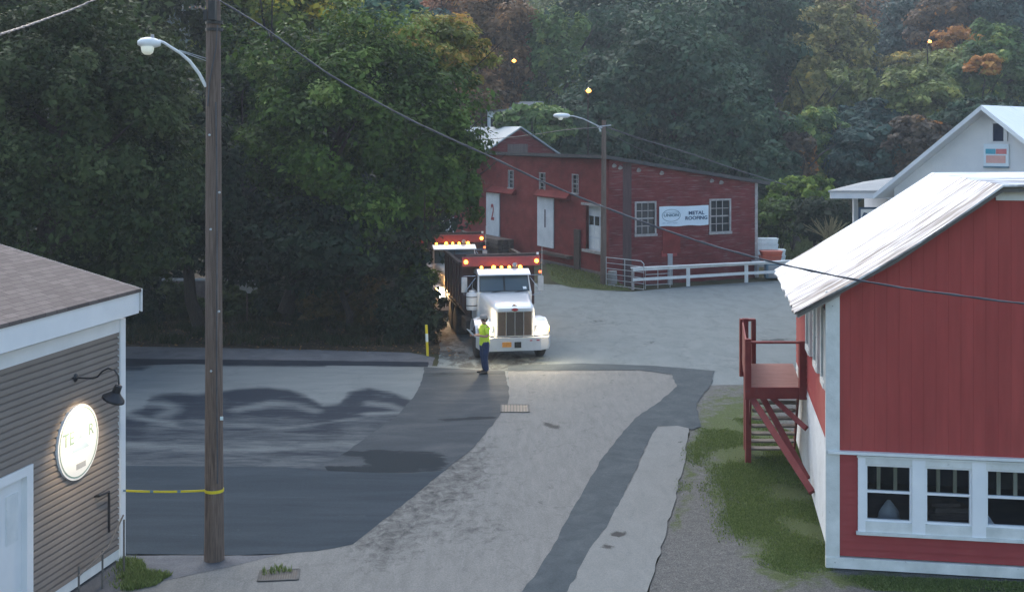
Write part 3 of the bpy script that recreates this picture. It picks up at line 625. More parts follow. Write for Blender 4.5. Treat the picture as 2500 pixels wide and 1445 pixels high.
def limb_tree(mb, base, top, r0, limbs, seed):
    rd = random.Random(seed); base = Vector(base); top = Vector(top); L = top - base
    pts = [base + L * t + Vector((rd.gauss(0, .02), rd.gauss(0, .02), 0)) * L.length * (t > 0) for t in (0, .04, .15, .35, .6, .85, 1)]
    mb.tube(pts, [r0 * q for q in (1.5, 1.15, .95, .8, .6, .3, .1)], 9)
    for k in range(limbs):
        t = .28 + .5 * k / max(1, limbs - 1); a = rd.uniform(0, 6.28); p = base + L * t; ln = L.length * rd.uniform(.28, .45)
        d = Vector((math.cos(a), math.sin(a), rd.uniform(.35, .9))).normalized()
        mb.tube([p, p + d * ln * .4 + Vector((0, 0, .03 * ln)), p + d * ln * .75 + Vector((0, 0, .12 * ln)), p + d * ln + Vector((0, 0, .2 * ln))], [r0 * .42, r0 * .3, r0 * .17, r0 * .05], 6)
def tree(name, label, cat, px, py, rx, ry, Y, mk, leaf=.12, clumps=120, per=90, seed=1, group=None, ground=None, depth=.9, trunk=True, r0=None, bx=None, barkm='bark', **kw):
    c = W(px, py, Y); s = Y / F; rx_, rz_ = rx * s, ry * s
    gx = c.x if bx is None else (bx - CX) * Y / F
    gz = float(terrain(gx, Y)) if ground is None else ground
    t = thing(name, label, cat, (gx, Y, gz), group)
    me = crown_mesh('crown', c - Vector((gx, Y, gz)), (rx_, rx_ * depth, rz_), clumps, per, leaf, seed, **kw)
    if trunk:
        link('crown', me, LM[mk], t); mb = MB(); limb_tree(mb, (gx, Y, gz - .1), (c.x, Y, c.z + rz_ * .5), r0 or max(.12, rz_ * .045), 7, seed)
        mb.build('trunk', M[barkm], t, smooth=True)
    else:
        link('foliage', me, LM[mk], t); mb = MB()
        for k in range(5):
            a = k * 1.3 + seed; mb.tube([(gx, Y, gz - .05), (gx + math.cos(a) * rx_ * .3, Y + math.sin(a) * rx_ * .3, gz + (c.z - gz) * .7), (gx + math.cos(a) * rx_ * .5, Y + math.sin(a) * rx_ * .5, c.z + rz_ * .3)], [.05, .03, .01], 5)
        mb.build('stem', M['bark'], t)
    return t
gl = 'tall trees on the left side of the street'
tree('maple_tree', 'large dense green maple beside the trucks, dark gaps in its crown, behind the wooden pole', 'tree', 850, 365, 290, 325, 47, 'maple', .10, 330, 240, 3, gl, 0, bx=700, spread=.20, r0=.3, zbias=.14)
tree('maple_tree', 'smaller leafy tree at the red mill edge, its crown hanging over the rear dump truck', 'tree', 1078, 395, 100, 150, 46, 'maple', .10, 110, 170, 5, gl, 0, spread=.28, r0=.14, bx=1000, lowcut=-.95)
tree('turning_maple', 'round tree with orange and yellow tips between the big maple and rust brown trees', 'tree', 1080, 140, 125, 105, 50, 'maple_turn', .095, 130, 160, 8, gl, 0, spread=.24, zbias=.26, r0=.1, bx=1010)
tree('maple_tree', 'low dark green tree whose leaves hang above the verge right of the wooden pole', 'tree', 780, 600, 260, 118, 45, 'dark', .12, 130, 130, 12, gl, 0, spread=.26, r0=.14, bx=860, lowcut=-.95)
tree('broad_tree', 'huge dull green tree filling the left edge above the brown shingled roof', 'tree', 170, 360, 330, 380, 38, 'dull', .085, 330, 260, 21, gl, 0, spread=.19, r0=.3, bx=60)
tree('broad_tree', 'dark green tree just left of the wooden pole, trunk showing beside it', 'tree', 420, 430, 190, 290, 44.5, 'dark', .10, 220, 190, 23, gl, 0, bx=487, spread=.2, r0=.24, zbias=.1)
tree('broad_tree', 'mid green tree low at the left, just above the roof ridge', 'tree', 290, 590, 190, 120, 42, 'dull', .12, 110, 120, 25, gl, 0, spread=.26, r0=.14, lowcut=-.95)
tree('broad_tree', 'tall dark tree behind the lamp arm, reaching past the top of the picture', 'tree', 330, 60, 250, 210, 56, 'dull', .15, 160, 120, 27, gl, 0, spread=.22, r0=.25)
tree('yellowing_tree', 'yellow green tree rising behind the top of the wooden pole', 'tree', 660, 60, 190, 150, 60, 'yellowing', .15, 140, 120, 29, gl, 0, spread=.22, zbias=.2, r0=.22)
tree('broad_tree', 'dark tree at the far left top corner', 'tree', 40, 40, 210, 260, 50, 'dull', .14, 140, 110, 31, gl, 0, spread=.22)
tree('broad_tree', 'dark green tree filling the gap just right of the upper wooden pole', 'tree', 600, 260, 130, 200, 54, 'maple', .12, 130, 120, 37, gl, 0, spread=.22)
tree('spruce_tree', 'pale blue green conifer poking above the big maple', 'tree', 870, 30, 140, 95, 76, 'teal', .17, 130, 90, 33, gl, None, spread=.14, tilt=-.2)
tree('spruce_tree', 'second blue green conifer, smaller, right of the first above the maple', 'tree', 985, 60, 80, 95, 74, 'teal', .16, 70, 80, 35, gl, None, spread=.14, tilt=-.2)
gs_ = 'shrubs under the trees on the left verge'
for i, (px, py, rx, ry, Y, mk, lb) in enumerate([
    (1000, 760, 88, 95, 42.5, 'dark', 'leafy dark bush beside the front truck and the yellow marker post'),
    (900, 745, 80, 75, 46, 'brown_hedge', 'brownish bush in the verge left of the bush by the marker post'),
    (790, 750, 70, 62, 46.5, 'brown_hedge', 'olive brown bush in the middle of the verge under the maple'),
    (690, 745, 60, 62, 48, 'dark', 'dark bush behind the small street sign'),
    (580, 745, 62, 60, 48, 'dull', 'green bush just right of the wooden pole base line on the verge'),
    (420, 745, 60, 62, 48, 'dull', 'green bush left of the tree trunk beside the wooden pole'),
    (330, 750, 70, 70, 46, 'dark', 'dark bush just right of the shingled roof corner'),
    (1022, 700, 40, 80, 44.5, 'maple', 'narrow leafy bush against the rear truck headlight')]):
    tree('shrub', lb, 'shrub', px, py, rx, ry, Y, mk, .09, 60, 80, 50 + i, gs_, 0, trunk=False, spread=.3, lowcut=-.95)
for i, (px, Y, h) in enumerate([(350, 56, 520), (520, 58, 470), (700, 60, 460), (860, 61, 480), (1010, 62, 470), (180, 55, 520), (20, 52, 560)]):
    tree('dark_tree', ['dark tree deep behind the left verge, %s' % q for q in ('seen between roof corner and pole', 'behind the wooden pole', 'behind the small street sign', 'behind the middle of the maple', 'behind the rear truck cab', 'behind the shingled roof', 'at the left picture edge')][i],
         'tree', px, h, 130, 240, Y, 'dark', .17, 60, 90, 70 + i, 'dark trees behind the left verge', 0, spread=.3, lowcut=-.98)

gf = 'trees on the far hillside'
FT = [  # px, py, rx, ry, Y, palette, label
 (1640, 270, 235, 250, 88, 'forest', 'big dark green tree right behind the red mill roof'),
 (1460, 330, 120, 120, 84, 'forest', 'dark tree behind the far street lamp'),
 (1800, 330, 130, 130, 82, 'forest', 'dark round tree behind the right end of the mill roof'),
 (1770, 110, 190, 170, 104, 'forest', 'dark green tree with a bare trunk line, upper right of the mill'),
 (1480, 110, 170, 180, 106, 'forest', 'dark blue green tree reaching the top above the far lamp'),
 (1365, 210, 88, 190, 98, 'forest_pale', 'slender yellow green tree between rust tree and dark trees'),
 (1300, 310, 90, 52, 78, 'forest_pale', 'low pale green bush tree just above the mill gable roof'),
 (1215, 110, 120, 150, 100, 'rust', 'rust brown tree with a dark trunk behind the mill gable'),
 (1110, 45, 85, 95, 104, 'russet', 'reddest tree, at the top above the maple'),
 (1190, 250, 70, 60, 92, 'rust', 'small brown tree just behind the white house'),
 (2030, 130, 105, 140, 116, 'tan', 'tan leaning tree with golden brown leaves'),
 (2040, 250, 110, 90, 104, 'olive', 'olive green tree below the tan tree'),
 (1975, 215, 48, 70, 100, 'tan', 'small golden tree at the lower left of the tan tree'),
 (1990, 370, 90, 110, 86, 'forest_pale', 'grey green tree above the light shrub'),
 (1945, 385, 44, 62, 80, 'plum', 'small reddish tree with pale twigs right of the mill roof end'),
 (2130, 390, 120, 100, 84, 'blue', 'blue green tree above the grey canopy roof'),
 (2240, 360, 90, 80, 82, 'plum', 'brownish tree touching the white gable roof edge'),
 (2230, 250, 120, 85, 98, 'olive', 'olive tree just above the white gable'),
 (2330, 215, 130, 85, 110, 'olive', 'wide yellow olive tree above the gable peak'),
 (2440, 180, 110, 120, 104, 'forest_pale', 'fresh green tree at the right edge above the gable'),
 (2230, 120, 120, 120, 132, 'blue', 'dark blue tree left of the plum coloured tree'),
 (2310, 60, 100, 90, 126, 'plum', 'plum brown tree with orange patches at the top right'),
 (2450, 70, 100, 110, 124, 'blue', 'blue green tree in the top right corner'),
 (1890, 420, 60, 70, 78, 'forest', 'dark small tree behind the mill roof tip'),
 (1010, 100, 110, 90, 90, 'blue', 'dark conifer mass above the turning maple'),
 (1900, 60, 110, 120, 124, 'forest', 'dark tree left of the tan tree at the top'),
 (2400, 300, 100, 60, 90, 'forest', 'dark tree low behind the white gable peak'),
 (2120, 300, 80, 50, 96, 'blue', 'low bluish tree beside the far grey roof')]
for i, (px, py, rx, ry, Y, mk, lb) in enumerate(FT):
    tree('hillside_tree', lb, 'tree', px, py, rx, ry, Y, mk, .13 + Y * .0007, int(80 + rx * .8), 140, 100 + i, gf, spread=.24, r0=.22 + .002 * rx, lowcut=-.95, barkm='bark_mid')
bt = ['forest', 'blue', 'olive', 'rust', 'forest', 'forest_pale', 'blue', 'plum']
names_px = ['far left', 'left of the pole', 'behind the pole', 'above the maple', 'above the turning maple', 'above the mill gable', 'above the far lamp', 'above the mill roof', 'above the roof end', 'above the shrub', 'above the gable', 'at the right edge', 'first beyond the right edge', 'second beyond the right edge', 'third beyond the right edge', 'fourth beyond the right edge']
for r_, (Y, cy, ry) in enumerate([(150, 150, 190), (180, 20, 190)]):
    for i in range(16):
        px = -60 + i * 235 + r_ * 90
        tree('ridge_tree', '%s tree of the %s row on the hill, %s' % (['dark', 'bluish', 'olive', 'brown', 'dark', 'light green', 'bluish', 'plum'][(i * 3 + r_) % 8], ('lower', 'upper')[r_], names_px[i]), 'tree',
             px, cy + (i * 37 % 50) - 20, 165, ry, Y, bt[(i * 3 + r_) % 8], .30, 110, 90, 200 + i + r_ * 30, 'rows of trees on the upper hill', spread=.28, lowcut=-.98, barkm='bark_mid')
tree('orange_tree', 'small bright orange tree high on the right of the hillside', 'tree', 2400, 160, 45, 26, 101, 'orange', .2, 22, 70, 301, gf, spread=.4)
tree('orange_tree', 'dull orange tree beside the highest street light on the hill', 'tree', 2330, 95, 60, 28, 119, 'orange', .2, 22, 60, 302, gf, spread=.4)
tree('orange_tree', 'golden low tree under the highest street light on the hill', 'tree', 2230, 150, 75, 26, 117, 'tan', .22, 24, 60, 303, gf, spread=.4)
gr_ = 'shrubs behind the lot on the right'
tree('shrub', 'light yellow green shrub right of the mill', 'shrub', 1935, 475, 72, 45, 74, 'fresh', .12, 70, 90, 310, gr_, 0, trunk=False, spread=.3)
tree('shrub', 'dark glossy shrub below the light one, right of the mill', 'shrub', 1900, 535, 80, 58, 70, 'maple', .11, 80, 90, 311, gr_, 0, trunk=False, spread=.3, lowcut=-.95)
tree('shrub', 'dark shrub under the grey canopy', 'shrub', 2010, 540, 80, 70, 66, 'dark', .11, 70, 90, 312, gr_, 0, trunk=False, spread=.3, lowcut=-.95)
tree('shrub', 'yellow green shrub against the canopy roof edge', 'shrub', 1990, 465, 40, 34, 72, 'fresh', .12, 40, 80, 313, gr_, 0, trunk=False, spread=.3)
sheet('grass_bank', [(1850, 640), (1850, 560), (2300, 560), (2300, 676), (1900, 676)], M['turf'], .01, 1.5, zf=lambda x, y: terrain(x, y) + .03)
blades('grass', scatter([(1855, 640), (1860, 568), (2200, 568), (2200, 670), (1920, 672)], 14000, zf=terrain), .30, .07, M['grass_dry'])

# ------------------------------------------------------------------ red barn shop on the right
wr = Vector((.166, 1)).normalized(); fr = Vector((1, -.166)).normalized()
KO = G(2030, 1385).to_2d()                                     # near corner
SW = Wall(KO, wr, (-wr.y, wr.x)); FW = Wall(KO, fr, (-wr.x, -wr.y))
rb = thing('red_barn_shop', 'bright red wooden shop with a streaked white metal roof and big white framed windows', 'building', (KO.x + 3, KO.y + 3, 0))
zb = FW.Z(2250, 1111)                                          # belt line
e0 = Vector((4.72, 19.8)); pitch = .65; run = 3.297
z_e = 4.34; ru = fr
def roof_z(s):                                                 # underside height on the front wall, s from the corner
    v = min(max(s + .72, 0), run); return z_e + .10 + pitch * v - .20 - .10 * math.sin(math.pi * v / run)
WIN = []
for x0, x1 in ((2112, 2226), (2258, 2372), (2406, 2520), (2554, 2668)):
    a, b, c, d = FW.pxrect(x0, x1, 1128, 1290); WIN.append((a, b, c + .0, d))
zt0, zt1 = FW.Z(2290, 1304), FW.Z(2290, 1124)
WIN = [(a, b, zt0 + .17, zt1 - .10) for a, b, c, d in WIN]
L = 9.0
mb = MB(); lap(mb, FW, .13, L, .22, zb, .125, .022, WIN); mb.build('lower_wall', M['red_lap'], rb)
mb = MB(); zz = zb + .03                                        # upper board wall cut to the roof line
ss = [.13, .4, run - .72, L]
pt = [FW.P(.13, zz, .01), FW.P(L, zz, .01), FW.P(L, roof_z(L), .01)] + [FW.P(q_, roof_z(q_), .01) for q_ in (run - .72, 2.2, 1.8, 1.4, 1.0, .6, .13)]
pb = [p + Vector((wr.x, wr.y, 0)) * .12 for p in pt]; mb.loft([pt, pb]); mb.build('upper_wall', M['red_groove'], rb)
rect('belt_trim', FW, -.06, L, zb - .015, zb + .03, -.05, .10, M['white_paint'], rb)
rect('foundation_trim', FW, -.10, L, .02, .20, -.05, .07, M['white_chipped'], rb, .006)
rect('corner_board', FW, -.10, .13, .20, roof_z(.0) + .02, -.02, .045, M['white_chipped'], rb)
rect('corner_board', SW, .0, .20, .20, roof_z(.0), .0, .06, M['white_chipped'], rb)
# side wall: white lower part, red upper part, running back to the deck
mb = MB(); SL = 8.1
WS = []
for x0, x1 in ((1992, 2003), (1974, 1985), (1952, 1966)):
    s0_, s1_ = sorted((SW.S(x0), SW.S(x1))); WS.append((s0_, s1_))
lap(mb, SW, .18, SL, .12, zb - .02, .14, .018); mb.build('side_lower_wall', M['white_wall'], rb)
mb = MB(); lap(mb, SW, .18, SL, zb, 4.3, .125, .018); mb.build('side_upper_wall', M['red_lap'], rb)
for k, (s0_, s1_) in enumerate([(.55, 1.15), (2.0, 2.7), (3.7, 4.5)]):
    wz0, wz1 = 3.0, 4.25
    wf = rect('side_window', SW, s0_, s1_, wz0, wz1, .012, .05, M['dark_glass'], rb)
    mb = MB()
    for a, b in ((s0_ - .12, s0_), (s1_, s1_ + .12)): mb.hexa(SW.slab(a, b, wz0 - .1, wz1, .01, .075))
    mb.hexa(SW.slab(s0_, s1_, wz0 - .1, wz0, .01, .09)); mb.hexa(SW.slab((s0_ + s1_) / 2 - .02, (s0_ + s1_) / 2 + .02, wz0, wz1, .05, .06)); mb.build('frame', M['white_chipped'], wf)
# rear low part (hidden by the roof) and inside shell
mb = MB()
for (a, b) in ((SW.P(SL, 0, 0), 0),):
    p0, p1 = SW.P(SL, 0, 0), SW.P(SL, 0, -6); mb.add([p0, p1, p1 + Vector((0, 0, 4.2)), p0 + Vector((0, 0, 4.2))], [(0, 1, 2, 3)])
mb.build('rear_wall', M['white_wall'], rb)
mb = MB(); q = [SW.P(5.4, 0, .25), SW.P(SL + .1, 0, .25), SW.P(SL + .1, 0, -6), SW.P(5.4, 0, -6)]
mb.hexa([Vector((p.x, p.y, 3.62 + (.9 if i > 1 else 0))) for i, p in enumerate(q)] + [Vector((p.x, p.y, 3.72 + (.9 if i > 1 else 0))) for i, p in enumerate(q)]); mb.build('rear_roof', M['roof_grey'], rb)
# room behind the windows
mb = MB(); i0, i1 = .5, L - .1
def IP(s, d, z): return FW.P(s, z, -d)
mb.add([IP(i0, 3, .5), IP(i1, 3, .5), IP(i1, 3, 2.6), IP(i0, 3, 2.6)], [(0, 1, 2, 3)])
mb.add([IP(i0, .1, .62), IP(i1, .1, .62), IP(i1, 3, .62), IP(i0, 3, .62)], [(0, 1, 2, 3)])
mb.add([IP(i0, .12, 2.3), IP(i1, .12, 2.3), IP(i1, 3, 2.3), IP(i0, 3, 2.3)], [(0, 1, 2, 3)])
mb.add([IP(i0, .1, .5), IP(i0, 3, .5), IP(i0, 3, 2.6), IP(i0, .1, 2.6)], [(0, 1, 2, 3)])
mb.build('interior_shell', M['interior'], rb)
# window band: frame, then each window with sash, muntins and pane
s_a = FW.S(2094); zt = zb - .03
for a, b in ((s_a, WIN[0][0]), (WIN[0][1], WIN[1][0]), (WIN[1][1], WIN[2][0]), (WIN[2][1], WIN[3][0]), (WIN[3][1], L)):
    MB().hexa(FW.slab(a, b, zt0, zt, -.03, .05)).build('window_casing', M['white_clean'], rb)
mb = MB()
for wn_ in WIN:
    mb.hexa(FW.slab(wn_[0], wn_[1], zt0, wn_[2], -.03, .048)); mb.hexa(FW.slab(wn_[0], wn_[1], wn_[3], zt, -.03, .048))
mb.hexa(FW.slab(s_a - .03, L, zt0 - .05, zt0, -.03, .085)); mb.hexa(FW.slab(s_a - .02, L, zt - .035, zt - .005, .052, .07)); mb.build('window_sill', M['white_chipped'], rb)
for i, (a, b, c, d) in enumerate(WIN):
    mb = MB(); zm = c + (d - c) * .52; t = .035
    for q in ((a, a + t, c, d), (b - t, b, c, d)): mb.hexa(FW.slab(*q, -.06, .012))
    for q in ((a + t, b - t, c, c + t), (a + t, b - t, d - t, d), (a + t, b - t, zm - .018, zm + .018)): mb.hexa(FW.slab(*q, -.06, .016))
    wd = mb.build('window', M['white_clean'], rb)
    mb = MB()
    for k in (1, 2):
        x = a + (b - a) * (.27 + .36 * (k - 1) + .03); mb.hexa(FW.slab(x - .03, x + .03, zm + .018, d - t, -.09, -.05))
    mb.build('muntin', M['tan_cloth'], wd)
    mb = MB().add([FW.P(a + t, c, -.03), FW.P(b - t, c, -.03), FW.P(b - t, d, -.03), FW.P(a + t, d, -.03)], [(0, 1, 2, 3)]); mb.build('pane', M['glass'], wd)
# roof: streaked white sheets, corrugated, eave to ridge, then the flat top
def RP(u, v, h=0):   # u along the eave from near (0) to far (1), v up the slope in metres of run
    L_ = 6.28; b = e0 + wr * (L_ * u) + ru * v
    sag = -.10 * math.sin(math.pi * min(v / run, 1)) * (1 - .6 * u)
    zz_ = z_e + pitch * min(v, run) + sag + (max(0, v - run) * .01) + h
    return Vector((b.x, b.y, zz_))
mb = MB(); NU, NV = 168, 14; vs = []
vv = [run * k / NV for k in range(NV + 1)] + [run + 3, run + 6]
jag = [random.uniform(-.025, .025) for _ in range(NU + 1)]
for side, hh in ((0, .0), (1, -.03)):
    for i in range(NU + 1):
        for k, v in enumerate(vv):
            cor = .010 * math.cos(i * 2 * math.pi / 4) + (.006 if (i // 24) % 2 else 0)
            vs.append(RP(i / NU, v + (jag[(i // 8) * 8] if k == 0 else 0), cor + hh))
W_ = len(vv); off = (NU + 1) * W_; fs = []
for i in range(NU):
    for k in range(W_ - 1):
        a = i * W_ + k; fs.append((a, a + W_, a + W_ + 1, a + 1)); fs.append((off + a, off + a + 1, off + a + W_ + 1, off + a + W_))
    fs.append((i * W_, off + i * W_, off + (i + 1) * W_, (i + 1) * W_))
for k in range(W_ - 1):
    fs.append((k, k + 1, off + k + 1, off + k)); a = NU * W_ + k; fs.append((a, off + a, off + a + 1, a + 1))
mb.add(vs, fs)
def streaked():
    m, n, l, p = newmat('streaked_roof')
    tc = n.new('ShaderNodeTexCoord'); mp = n.new('ShaderNodeMapping'); mp.inputs['Rotation'].default_value = (0, 0, R(9.4))
    l.new(tc.outputs['Object'], mp.inputs[0]); sp_ = n.new('ShaderNodeSeparateXYZ'); l.new(mp.outputs[0], sp_.inputs[0])
    m2 = n.new('ShaderNodeMapping'); m2.inputs['Scale'].default_value = (.45, 7.5, .45); l.new(mp.outputs[0], m2.inputs[0])
    t = n.new('ShaderNodeTexNoise'); t.inputs['Scale'].default_value = 1.6; t.inputs['Detail'].default_value = 7; t.inputs['Roughness'].default_value = .65; l.new(m2.outputs[0], t.inputs['Vector'])
    # wear is strongest on the sheets by the near gable edge
    mr = n.new('ShaderNodeMapRange'); mr.inputs['From Min'].default_value = WEAR[0]; mr.inputs['From Max'].default_value = WEAR[1]
    mr.inputs['To Min'].default_value = .11; mr.inputs['To Max'].default_value = -.025; l.new(sp_.outputs['Y'], mr.inputs['Value'])
    ad = n.new('ShaderNodeMath'); ad.operation = 'ADD'; l.new(t.outputs[0], ad.inputs[0]); l.new(mr.outputs[0], ad.inputs[1])
    r = ramp(n, [(.49, (.72, .74, .76)), (.56, (.34, .33, .34)), (.64, (.09, .072, .068))]); l.new(ad.outputs[0], r.inputs[0])
    l.new(r.outputs[0], p.inputs['Base Color']); p.inputs['Roughness'].default_value = .5; p.inputs['Specular IOR Level'].default_value = .45
    return m
# rotated object y of near and far edges, relative to the building's origin
def roty(p):
    q = p - Vector((KO.x + 3, KO.y + 3)); a = R(9.4); return q.x * math.sin(a) + q.y * math.cos(a)
WEAR = (roty(e0), roty(e0 + wr * 3.6))
mb.build('roof', streaked(), rb, smooth=False)
mb = MB()                                                       # rake boards and soffit rafters at the near gable edge
for h0, h1, d0, d1, m_, nm in ((-.11, -.05, .06, .10, 'rust_pale', 'rake_board'), (-.16, -.05, .36, .42, 'old_trim', 'rafter')):
    mb = MB(); a = RP(0, .05); c_ = RP(0, run)
    for (p, q) in ((RP(d0 / 6.28, .05), RP(d0 / 6.28, run * .5)), (RP(d0 / 6.28, run * .5), RP(d0 / 6.28, run)), (RP(d0 / 6.28, run), RP(d0 / 6.28, run + 6))):
        w3 = Vector((wr.x, wr.y, 0)) * (d1 - d0)
        mb.hexa([p + Vector((0, 0, h0)), q + Vector((0, 0, h0)), q + w3 + Vector((0, 0, h0)), p + w3 + Vector((0, 0, h0)), p + Vector((0, 0, h1)), q + Vector((0, 0, h1)), q + w3 + Vector((0, 0, h1)), p + w3 + Vector((0, 0, h1))])
    mb.build(nm, M[m_], rb)
sf = run - .72
rect('frieze_board', FW, sf + .05, L, roof_z(run) - .16, roof_z(run) + .06, .015, .06, M['white_paint'], rb)
mb = MB()
for k in range(16):
    u = (k + .5) / 16; p = RP(u, .06, -.06); q = RP(u, .75, -.06); w3 = Vector((wr.x, wr.y, 0)) * .05
    mb.hexa([p - Vector((0, 0, .09)), q - Vector((0, 0, .09)), q + w3 - Vector((0, 0, .09)), p + w3 - Vector((0, 0, .09)), p, q, q + w3, p + w3])
mb.build('rafter_tail', M['old_trim'], rb)
# a few things behind the windows
def heap(px, py, s, m, label, seed, cat='cloth heap'):
    sx = FW.S(px); z = .62; rd = random.Random(seed); c = FW.P(sx, z, -.55); mb = MB(); secs = []
    for j in range(7):
        h = j / 6; r = s * (1 - h ** 1.6 * .9) * (1 + rd.uniform(-.12, .12)); secs.append([c + Vector((math.cos(k * .524) * r * (1 + .18 * math.sin(k * 2.1 + seed + j)), math.sin(k * .524) * r * .7, h * s * 1.7)) for k in range(12)])
    mb.loft(secs); o = mb.build('cloth_heap', m, None, smooth=True); return tag(o, label, cat)
heap(2182, 0, .24, M['pale_cloth'], 'pale cloth heap inside behind the leftmost big window', 4)
heap(2430, 0, .13, M['white_clean'], 'small round white bundle inside behind the third big window', 6, 'bundle')
bt_ = MB(); c = FW.P(FW.S(2330), .80, -.7); bt_.box(c, (.7, .4, .10)); bt_.box(c + Vector((.05, 0, .1)), (.6, .36, .08)); bt_.box(c + Vector((-.05, .02, .18)), (.5, .3, .06)); bt_.box(c - Vector((0, 0, .11)), (.8, .5, .12))
tag(bt_.build('stacked_boxes', M['lumber'], None, bevel=.01), 'low stack of flat boxes inside behind the second big window', 'boxes')

# deck and stairs on its side
dk = thing('side_deck', 'small reddish brown wooden landing with posts, rail and open steps beside the red shop', 'deck', (5.6, 26, 0))
DZ = 1.98; DN = 25.1; DF = 27.7
def DP(px_, Y, z): return Vector(((px_ - CX) * Y / F, Y, z))
xl, xr = (1834 - CX) * DN / F, (1957 - CX) * DN / F
sh = .166
def D(u, Y, z): return Vector((xl + (xr - xl) * u + (Y - DN) * sh, Y, z))
mb = MB(); n_ = 17
for k in range(n_):
    y0 = DN + (DF - DN) * k / n_; y1 = y0 + (DF - DN) / n_ - .012
    mb.hexa([D(0, y0, DZ - .04), D(1, y0, DZ - .04), D(1, y1, DZ - .04), D(0, y1, DZ - .04), D(0, y0, DZ), D(1, y0, DZ), D(1, y1, DZ), D(0, y1, DZ)])
mb.build('decking', M['deck'], dk)
mb = MB(); mb.hexa([D(-.05, DN - .05, DZ - .24), D(1.12, DN - .05, DZ - .24), D(1.12, DN - .005, DZ - .24), D(-.05, DN - .005, DZ - .24), D(-.05, DN - .05, DZ + .005), D(1.12, DN - .05, DZ + .005), D(1.12, DN - .005, DZ + .005), D(-.05, DN - .005, DZ + .005)])
mb.build('fascia', M['deck_red'], dk)
def post(u, Y, z0, z1, w_, nm='post', m='deck_red'):
    c = D(u, Y, (z0 + z1) / 2); return MB().box(c, (w_, w_, z1 - z0)).build(nm, M[m], dk, bevel=.006)
post(-.07, DN, DZ - .25, DZ + 1.02, .13); post(1.02, DN - .02, DZ - .25, DZ + .98, .15); post(-.04, DF, DZ - .2, DZ + 1.05, .12)
post(-.02, DN + 1.4, 0, DZ - .1, .12, 'support_post'); post(-.02, DF - .1, 0, DZ - .1, .12, 'support_post')
mb = MB(); mb.box(D(-.10, DF - 1.3, DZ + .5), (.03, 2.4, .95), Matrix.Rotation(-math.atan(sh), 3, 'Z')); mb.build('side_board', M['deck_red'], dk)
mb = MB(); mb.hexa([D(-.1, DN - .09, DZ + .93), D(1.1, DN - .09, DZ + .93), D(1.1, DN + .02, DZ + .93), D(-.1, DN + .02, DZ + .93), D(-.1, DN - .09, DZ + .97), D(1.1, DN - .09, DZ + .97), D(1.1, DN + .02, DZ + .97), D(-.1, DN + .02, DZ + .97)])
mb.build('top_rail', M['deck_red'], dk)
c0, c1 = D(-.12, DF + .1, 0), D(.14, DF + .1, 0)
mb = MB()
for xx in (c0, c1): mb.box((xx.x, xx.y, DZ + .33), (.10, .10, 1.30))
mb.box(((c0.x + c1.x) / 2, c0.y, DZ + 1.0), (.36, .14, .05)); mb.build('gate_post', M['deck_red'], dk)
def beam(p, q, w_, nm, m='deck_red'):
    p, q = Vector(p), Vector(q); d = (q - p).normalized(); a = d.cross(Vector((0, 1, 0))).normalized() * w_ / 2; b = d.cross(a).normalized() * w_ * .35
    return MB().hexa([p - a - b, p + a - b, p + a + b, p - a + b, q - a - b, q + a - b, q + a + b, q - a + b]).build(nm, M[m], dk)
beam(D(.0, DN + .05, DZ - .22), SW.P(3.1, .35, .06), .13, 'brace'); beam(D(.38, DN + .3, DZ - .24), SW.P(4.5, 1.25, .06), .11, 'brace'); beam(D(.2, DN + .5, DZ - .24), SW.P(4.2, .3, .06), .12, 'brace')
mb = MB(); 
for k in range(8):
    z = .20 + k * .205; Y = 26.9 - k * .14; mb.hexa([D(.06, Y, z - .035), D(.97, Y, z - .035), D(.97, Y + .24, z - .035), D(.06, Y + .24, z - .035), D(.06, Y, z), D(.97, Y, z), D(.97, Y + .24, z), D(.06, Y + .24, z)])
mb.build('steps', M['tread'], dk)
for u in (.02, .99):
    mb = MB(); mb.hexa([D(u - .02, 27.15, 0), D(u + .02, 27.15, 0), D(u + .02, 27.4, 0), D(u - .02, 27.4, 0), D(u - .02, 25.7, 1.75), D(u + .02, 25.7, 1.75), D(u + .02, 25.95, 1.75), D(u - .02, 25.95, 1.75)]); mb.build('stringer', M['deck_red'], dk)

# ------------------------------------------------------------------ brown sided building on the left
wl = Vector((.19, 1)).normalized()
LO = G(295, 1364).to_2d()
LW = Wall(LO, -wl, (wl.y, -wl.x)); lb = thing('sided_building', 'taupe clapboard building with brown shingle roof, white fascia and corner board', 'building', (LO.x - 2, LO.y - 2, 0))
ztf = H - 367 * 20.9 / F; zsf = LW.Z(290, 783) - .02
dr = LW.pxrect(-60, 72, 1500, 1132); ds0 = LW.S(75)
mb = MB(); LLEN = 9.0; zbase = .22
lap(mb, LW, .10, LLEN, zbase, zsf + .1, .104, .036, [(ds0, ds0 + 1.3, 0, LW.Z(72, 1132))], cove=True); mb.build('siding', M['taupe'], lb)
rect('corner_board', LW, -.055, .12, .0, zsf + .05, -.02, .06, M['white_clean'], lb)
BW = Wall(LO, (-wl.y, wl.x), (wl.x, wl.y))
mb = MB(); lap(mb, BW, .10, 7, zbase, zsf + .1, .098, .016); mb.build('rear_siding', M['taupe'], lb); rect('corner_board', BW, .022, .12, .0, zsf + .05, .0, .052, M['white_clean'], lb)
rect('water_table', LW, .10, ds0 - .05, .06, zbase, -.02, .03, M['white_paint'], lb)
rect('frieze_board', LW, .0, LLEN, zsf - .16, zsf + .06, .017, .05, M['white_clean'], lb)
